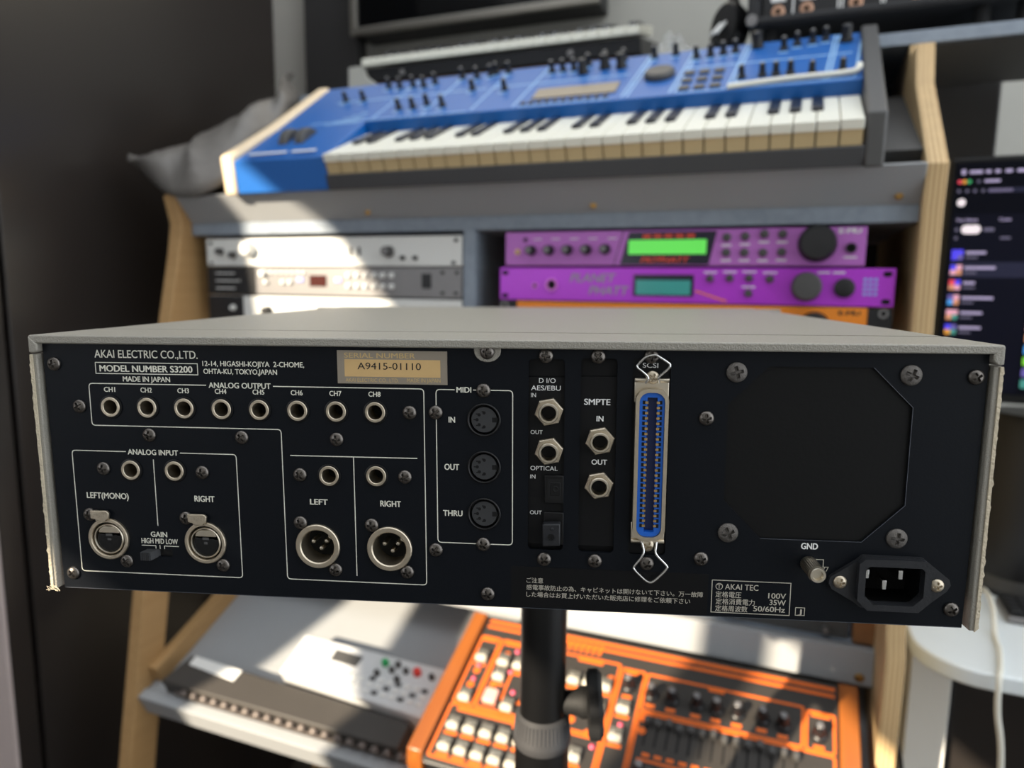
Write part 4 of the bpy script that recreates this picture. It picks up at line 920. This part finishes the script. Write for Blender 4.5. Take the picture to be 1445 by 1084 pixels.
tag(MB(o=(-.855, 1.31, .34)).prism([(-.882, .3395), (-.812, .3395), (-.815, .395), (-.838, .412), (-.845, .433), (-.880, .433)], 1.306 - .02, 1.306).build('bracket', 'wall', loc=(-.855, 1.31, HC + .34), bevel=.002),
    'off-white upright bracket at the end of the slim keyboard', 'bracket')
# screen on the back wall
tv = thing('wall_screen', 'black wall-mounted screen in a thin silver frame', 'television', (-.80, 1.70, HC + .63))
def V2(): return MB(o=(-.80, 1.70, .63))
V2().box(-1.113, -.462, 1.655, 1.75, .635, 1.03).build('housing', 'black_metal', tv, bevel=.003)
V2().box(-1.093, -.482, 1.650, 1.656, .655, 1.01).build('glass', 'tv_black', tv)
for b in ((-1.118, -.457, .630, .648), (-1.118, -.457, 1.017, 1.035), (-1.118, -1.10, .648, 1.017), (-.475, -.457, .648, 1.017)): V2().box(b[0], b[1], 1.644, 1.657, b[2], b[3]).build('frame_bar', 'tv_silver', tv, bevel=.002)
ap = MB(o=(-1.22, 1.72, -.2)).box(-1.305, -1.135, 1.70, 1.749, -.2, 1.2)
tag(ap.build('dark_panel', 'dark_board', loc=(-1.22, 1.72, HC - .2), bevel=.004), 'tall dark panel on the wall beside the screen', 'acoustic panel')
# black equipment case
cx0, cx1, cy, cz = -.0922, .285, 1.15, .3745
ec = thing('equipment_case', 'black textured equipment case with copper-ringed sockets on the top shelf', 'equipment case', (.096, 1.2, HC + .3395))
def E_(): return MB(o=(.096, 1.2, .3395))
E_().box(cx0, cx1, cy, cy + .20, cz, .72).build('shell', 'tolex', ec, bevel=.006)
E_().box(cx0 - .001, cx1 + .001, cy - .016, cy + .004, cz - .003, cz + .010).build('bottom_rail', 'tolex', ec, bevel=.005)
E_().box(cx0 - .001, cx0 + .016, cy - .016, cy + .004, cz, .70).build('edge_rail', 'tolex', ec, bevel=.004)
E_().box(cx0 + .02, cx1 - .004, cy - .006, cy + .002, cz + .011, .70).build('face_plate', 'black_metal', ec)
for x in (-.052, -.014, .049, .125, .17, .215): 
    j = E_().lathe([(.0092, 0), (.0092, .002), (.008, .003), (.0038, .003), (.0034, 0)], (x, cy - .006, .390), n=20, cap0=False, cap1=False).build('socket', 'copper_ring', ec)
    E_().lathe([(.0036, .0008), (.0001, .0008)], (x, cy - .006, .390), n=14, cap0=False, cap1=False).build('bore', 'void', j)
    E_().box(x - .010, x + .010, cy - .0066, cy - .006, .404, .410).build('printed_mark', 'print_white', ec)
for x in (-.033, .026, .031, .080, .084, .150, .195): E_().box(x, x + .0022, cy - .0066, cy - .006, .386, .60).build('printed_rule', 'print_white', ec)
for x0, x1 in ((-.022, .0), (.002, .021), (.055, .074), (.10, .118)):
    for q in range(2): E_().box(x0, x1 - q * .004, cy - .0066, cy - .006, .4025 + q * .006, .4055 + q * .006).build('printed_mark', 'print_white', ec)
E_().lathe([(.008, 0), (.008, .008)], (cx0 + .006, cy - .022, cz + .004), ax=(0, 1, 0), n=12).build('corner_cap', 'silver', ec)
for x in (cx0 + .03, cx1 - .03, .205):
    E_().lathe([(.012, .3395), (.010, cz)], (x, cy + .02, 0), ax=(0, 0, 1), n=14).build('rubber_foot', 'black_rubber', ec)
for x in (cx0 + .03, cx1 - .03): E_().lathe([(.012, .3395), (.010, cz)], (x, cy + .17, 0), ax=(0, 0, 1), n=14).build('rubber_foot', 'black_rubber', ec)
# headphones
hp = thing('headphones', 'black headphones with a white striped ear cup leaning by the equipment case', 'headphones', (-.13, 1.20, HC + .3395))
def H_(): return MB(o=(-.13, 1.20, .3395))
axh = Vector((-.55, -.83, .12)).normalized(); hc = Vector((-.128, 1.185, .392))
cupo = H_().lathe([(.030, -.028), (.037, -.024), (.040, -.010), (.039, .0), (.033, .006), (.0001, .007)], hc, ax=axh, n=28, cap0=True, cap1=False, sx=.72).build('ear_cup', 'black_plastic', hp)
ea = Vector((0, 0, 1)); ea = (ea - axh * ea.z).normalized(); eb = axh.cross(ea)
for q in (-.006, .006):
    H_().tube([hc + axh * .0075 + eb * q + ea * .022, hc + axh * .009 + eb * q, hc + axh * .0075 + eb * q - ea * .024], .0026, 8).build('white_stripe', 'print_white', cupo)
H_().lathe([(.030, 0), (.037, .004), (.040, .018), (.033, .028)], hc + Vector((.0, .085, -.012)), ax=axh, n=28, sx=.72).build('ear_cup', 'black_plastic', hp)
H_().tube(spline([hc - axh * .012 + ea * .03, hc + Vector((.0, .02, .075)), hc + Vector((.0, .05, .09)), hc + Vector((.0, .08, .07)), hc + Vector((.0, .09, .02))], 6), .006, 10).build('headband', 'black_rubber', hp)
H_().tube(spline([hc - ea * .036, hc + Vector((.012, -.006, -.045)), hc + Vector((.022, .01, -.0485)), hc + Vector((.022, .06, -.0485))], 6), .0035, 8).build('cord', 'black_rubber', hp)
# crumpled clear wrap
cw = MB(o=(-.205, 1.17, .34)); g_ = 12; rr = random.Random(11)
for i in range(g_ + 1):
    for j in range(g_ + 1):
        a, b = i / g_ - .5, j / g_ - .5; hgt_ = .042 * math.exp(-(a * a + b * b) * 6) * (.6 + .8 * rr.random())
        cw.v.append(Vector((-.205 + a * .075 + rr.uniform(-.003, .003), 1.175 + b * .07 + rr.uniform(-.003, .003), .3405 + hgt_)))
for i in range(g_):
    for j in range(g_): p = i * (g_ + 1) + j; cw.f.append((p, p + g_ + 1, p + g_ + 2, p + 1))
c = cw.build('plastic_wrap', 'film', loc=(-.205, 1.17, HC + .34), smooth=0); tag(c, 'crumpled clear plastic wrap beside the headphones', 'plastic wrap')

# ------------------------------------------------------------------ white table with the monitor
tb = thing('table', 'white table with rounded corner beside the studio desk', 'table', (.62, 1.3, 0))
def W_(): return MB(o=(.62, 1.3, -HC))
tp = [(.165 + .075 - .075 * math.cos(R(a)), .937 + .075 - .075 * math.sin(R(a))) for a in range(0, 91, 10)] + [(1.1, .937), (1.1, 1.66), (.165, 1.66)]
W_().prism(tp, -.472, -.45, 'z').build('table_top', 'desk_white', tb, bevel=.003)
for x0, x1, y0, y1 in ((.176, .226, 1.05, 1.60), (1.04, 1.08, 1.05, 1.60)): W_().box(x0, x1, y0, y1, -1.2, -.472).build('end_panel', 'white_paint', tb, bevel=.002)
dw = thing('dark_fill_pedestal', 'black drawer pedestal added to darken the space under the white table', 'drawers', (.50, 1.32, 0))  # pedestal added to keep the space below the table top dark
def P_(): return MB(o=(.50, 1.32, -HC))
P_().box(.232, .70, 1.10, 1.60, -1.2, -.50).build('carcass', 'dark_board', dw, bevel=.002)
for k in range(3):
    d_ = P_().box(.236, .696, 1.085, 1.10, -1.19 + k * .23, -.97 + k * .23).build('drawer', 'dark_lacquer', dw, bevel=.002)
    P_().tube([(.40, 1.085, -1.02 + k * .23), (.40, 1.07, -1.02 + k * .23), (.53, 1.07, -1.02 + k * .23), (.53, 1.085, -1.02 + k * .23)], .004).build('handle', 'black_metal', d_)
mo = thing('monitor', 'black computer monitor showing a dark music library window', 'monitor', (.48, 1.22, HC - .45))
def N_(): return MB(o=(.48, 1.22, -.45))
N_().box(.181, .78, 1.142, 1.168, -.155, .176).build('housing', 'black_plastic', mo, bevel=.004)
scn = N_().box(.188, .773, 1.139, 1.143, -.142, .168).build('screen', 'screen', mo)
N_().box(.44, .52, 1.17, 1.19, -.445, .02).build('neck', 'black_metal', mo, bevel=.003); N_().box(.405, .60, 1.17, 1.33, -.4495, -.440).build('base', 'black_metal', mo, bevel=.003)
def ui(m, x0, x1, z0, z1, r=0, y=1.1386, name='screen_mark'):
    if r: N_().prism(rrect(x0, x1, z0, z1, r, 3), y - .0003, y).build(name, m, scn, smooth=0)
    else: N_().box(x0, x1, y - .0003, y, z0, z1).build(name, m, scn, smooth=0)
ui('ui_panel', .190, .283, -.14, .1, y=1.1388, name='screen_pane'); ui('ui_row', .192, .281, .0155, .036, y=1.1386, name='screen_row')
ui('ui_text', .1945, .1995, .152, .159, .002)
for x0, x1 in ((.204, .219), (.2225, .2285), (.233, .239), (.2445, .2525), (.2575, .285), (.29, .31)): ui('ui_text', x0, x1, .1532, .1572, .001)
for x, m in ((.1935, 'red'), (.199, 'amber'), (.2045, 'green')): ui('ui_' + m, x - .0026, x + .0026, .1402, .1454, .0025)
ui('ui_dim', .2135, .217, .141, .1445, .001); ui('ui_text', .222, .240, .1412, .1446, .001)
for x in (.1935, .203, .212, .2215): ui('ui_dim', x - .002, x + .002, .1285, .1325, .0015)
ui('ui_row', .226, .33, .1275, .1335, .002); ui('ui_text', .2275, .255, .1288, .1322, .001)
ui('ui_pill', .1925, .2025, .1105, .1205, .0048)
def uit(s_, x0, x1, z0, z1, m): letters(s_, x0, x1, z0, z1, 1.1378, m, scn, .03, o=(.48, 1.22, -.45))
uit("Your Library", .193, .2185, .0905, .0945, 'ui_text'); uit("Create", .243, .2565, .0905, .0945, 'ui_text')
ui('ui_pill', .2005, .223, .074, .0855, .005); ui('ui_dim', .2265, .2385, .077, .0815, .001); ui('ui_dim', .193, .197, .077, .082, .002)
ui('ui_dim', .193, .197, .066, .0705, .002); ui('ui_dim', .246, .258, .0665, .0695, .001)
cols = [('blue', 'lilac', 'blue', 'blue'), ('pink', 'tan', 'blue', 'pink'), ('tan', 'pink', 'red', 'blue'), ('sky', 'tan', 'lilac', 'pink'), ('tan', 'teal', 'pink', 'pink'), ('amber', 'teal', 'blue', 'lilac')]
wid = (.0235, .036, .014, .037, .026, .026)
for k in range(6):
    zc = .046 - k * .0203; x0 = .192
    for q, cname in enumerate(cols[k]): ui('ui_' + cname, x0 + (q % 2) * .0068, x0 + (q % 2 + 1) * .0068, zc - .0068 + (q // 2) * .0068, zc + (q // 2) * .0068, y=1.1383)
    ui('ui_text', .2085, .2085 + wid[k], zc + .001, zc + .0045, .001, 1.1383); ui('ui_dim', .2085, .2085 + .0145, zc - .005, zc - .0025, .001, 1.1383)
for k, cname in enumerate(('pink', 'tan', 'sky', 'lime', 'lilac', 'teal')): ui('ui_' + cname, .2865, .298, -.055 - k * .0155, -.043 - k * .0155, .002)
# dark round loudspeaker and black keyboard on the table
sp_ = thing('smart_speaker', 'dark cylindrical loudspeaker standing under the monitor edge', 'speaker', (.335, 1.225, HC - .45))
def Q_(): return MB(o=(.335, 1.225, -.45))
Q_().lathe([(.055, -.45), (.058, -.444), (.058, -.19), (.053, -.178), (.0001, -.176)], (.335, 1.235, 0), ax=(0, 0, 1), n=40, cap1=False).build('body', 'black_metal', sp_)
Q_().lathe([(.0585, -.44), (.0585, -.42)], (.335, 1.235, 0), ax=(0, 0, 1), n=40, cap0=False, cap1=False).build('light_band', 'charcoal', sp_)
kk = thing('computer_keyboard', 'black computer keyboard with a grey rim on the white table', 'keyboard', (.45, 1.16, HC - .45))
def C_(): return MB(o=(.45, 1.16, -.45))
C_().box(.292, .66, 1.095, 1.165, -.4498, -.440).build('rim', 'silver', kk, bevel=.003); C_().box(.295, .657, 1.100, 1.1625, -.441, -.437).build('deck', 'black_plastic', kk, bevel=.001)
kcm = MB().box(-.0072, .0072, -.0062, .0062, 0, .004).mesh('key', 'knob_black')
for j in range(4):
    for i in range(22): put(kcm, 'key', kk, (.3045 + i * .0162 - .45, 1.109 + j * .0148 - 1.16, .0132), None, .0008)
# cords
p = spline([(.279, 1.190, -.4460), (.278, 1.170, -.4340), (.277, 1.13, -.4290), (.274, 1.092, -.4330), (.266, 1.04, -.4462), (.262, 1.0, -.4464), (.252, .95, -.4466), (.2465, .929, -.452), (.2475, .926, -.49), (.257, .926, -.56), (.262, .93, -.75), (.27, .96, -1.0), (.30, .98, -1.192), (.36, 1.0, -1.196)], 8)
cwv = MB(o=(.25, .93, -1.2)); cwv.tube(p, .0034, 10)
tag(cwv.build('white_cable', 'cord_white', loc=(.25, .93, HC - 1.2)), 'white cable hanging over the edge of the white table', 'cable')
for k, (lab, m, pts) in enumerate((('black cable hanging between the studio desk and the white table', 'black_rubber', [(.152, 1.03, -.47), (.153, 1.02, -.56), (.171, 1.01, -.66), (.154, 1.01, -.75), (.154, 1.02, -1.195), (.155, 1.05, -1.196)]),
                                 ('pinkish grey cable hanging beside the black cable', 'case_raw', [(.150, 1.085, -.47), (.151, 1.08, -.60), (.158, 1.08, -.74), (.160, 1.08, -1.195), (.158, 1.11, -1.196)]))):
    c = MB(o=(.16, 1.03, -1.2)); c.tube(spline(pts, 8), .003, 8); tag(c.build('cable', m, loc=(.16, 1.03, 0)), lab, 'cable')
# loudspeaker shape added as dark backing behind the monitor
ls = thing('loudspeaker', 'tall black loudspeaker shape added as dark backing behind the monitor', 'speaker', (.245, 1.45, HC - .45))
def U_(): return MB(o=(.245, 1.45, -.45))
U_().box(.130, .280, 1.38, 1.55, -.4498, .42).build('cabinet', 'dark_board', ls, bevel=.004)
U_().lathe([(.062, 0), (.062, .005), (.055, .006), (.03, -.012), (.0001, -.006)], (.194, 1.38, .02), n=32, cap0=False, cap1=False).build('woofer', 'black_rubber', ls)
U_().lathe([(.022, 0), (.020, .004), (.0001, .002)], (.194, 1.38, .14), n=24, cap0=False, cap1=False).build('tweeter', 'black_plastic', ls)
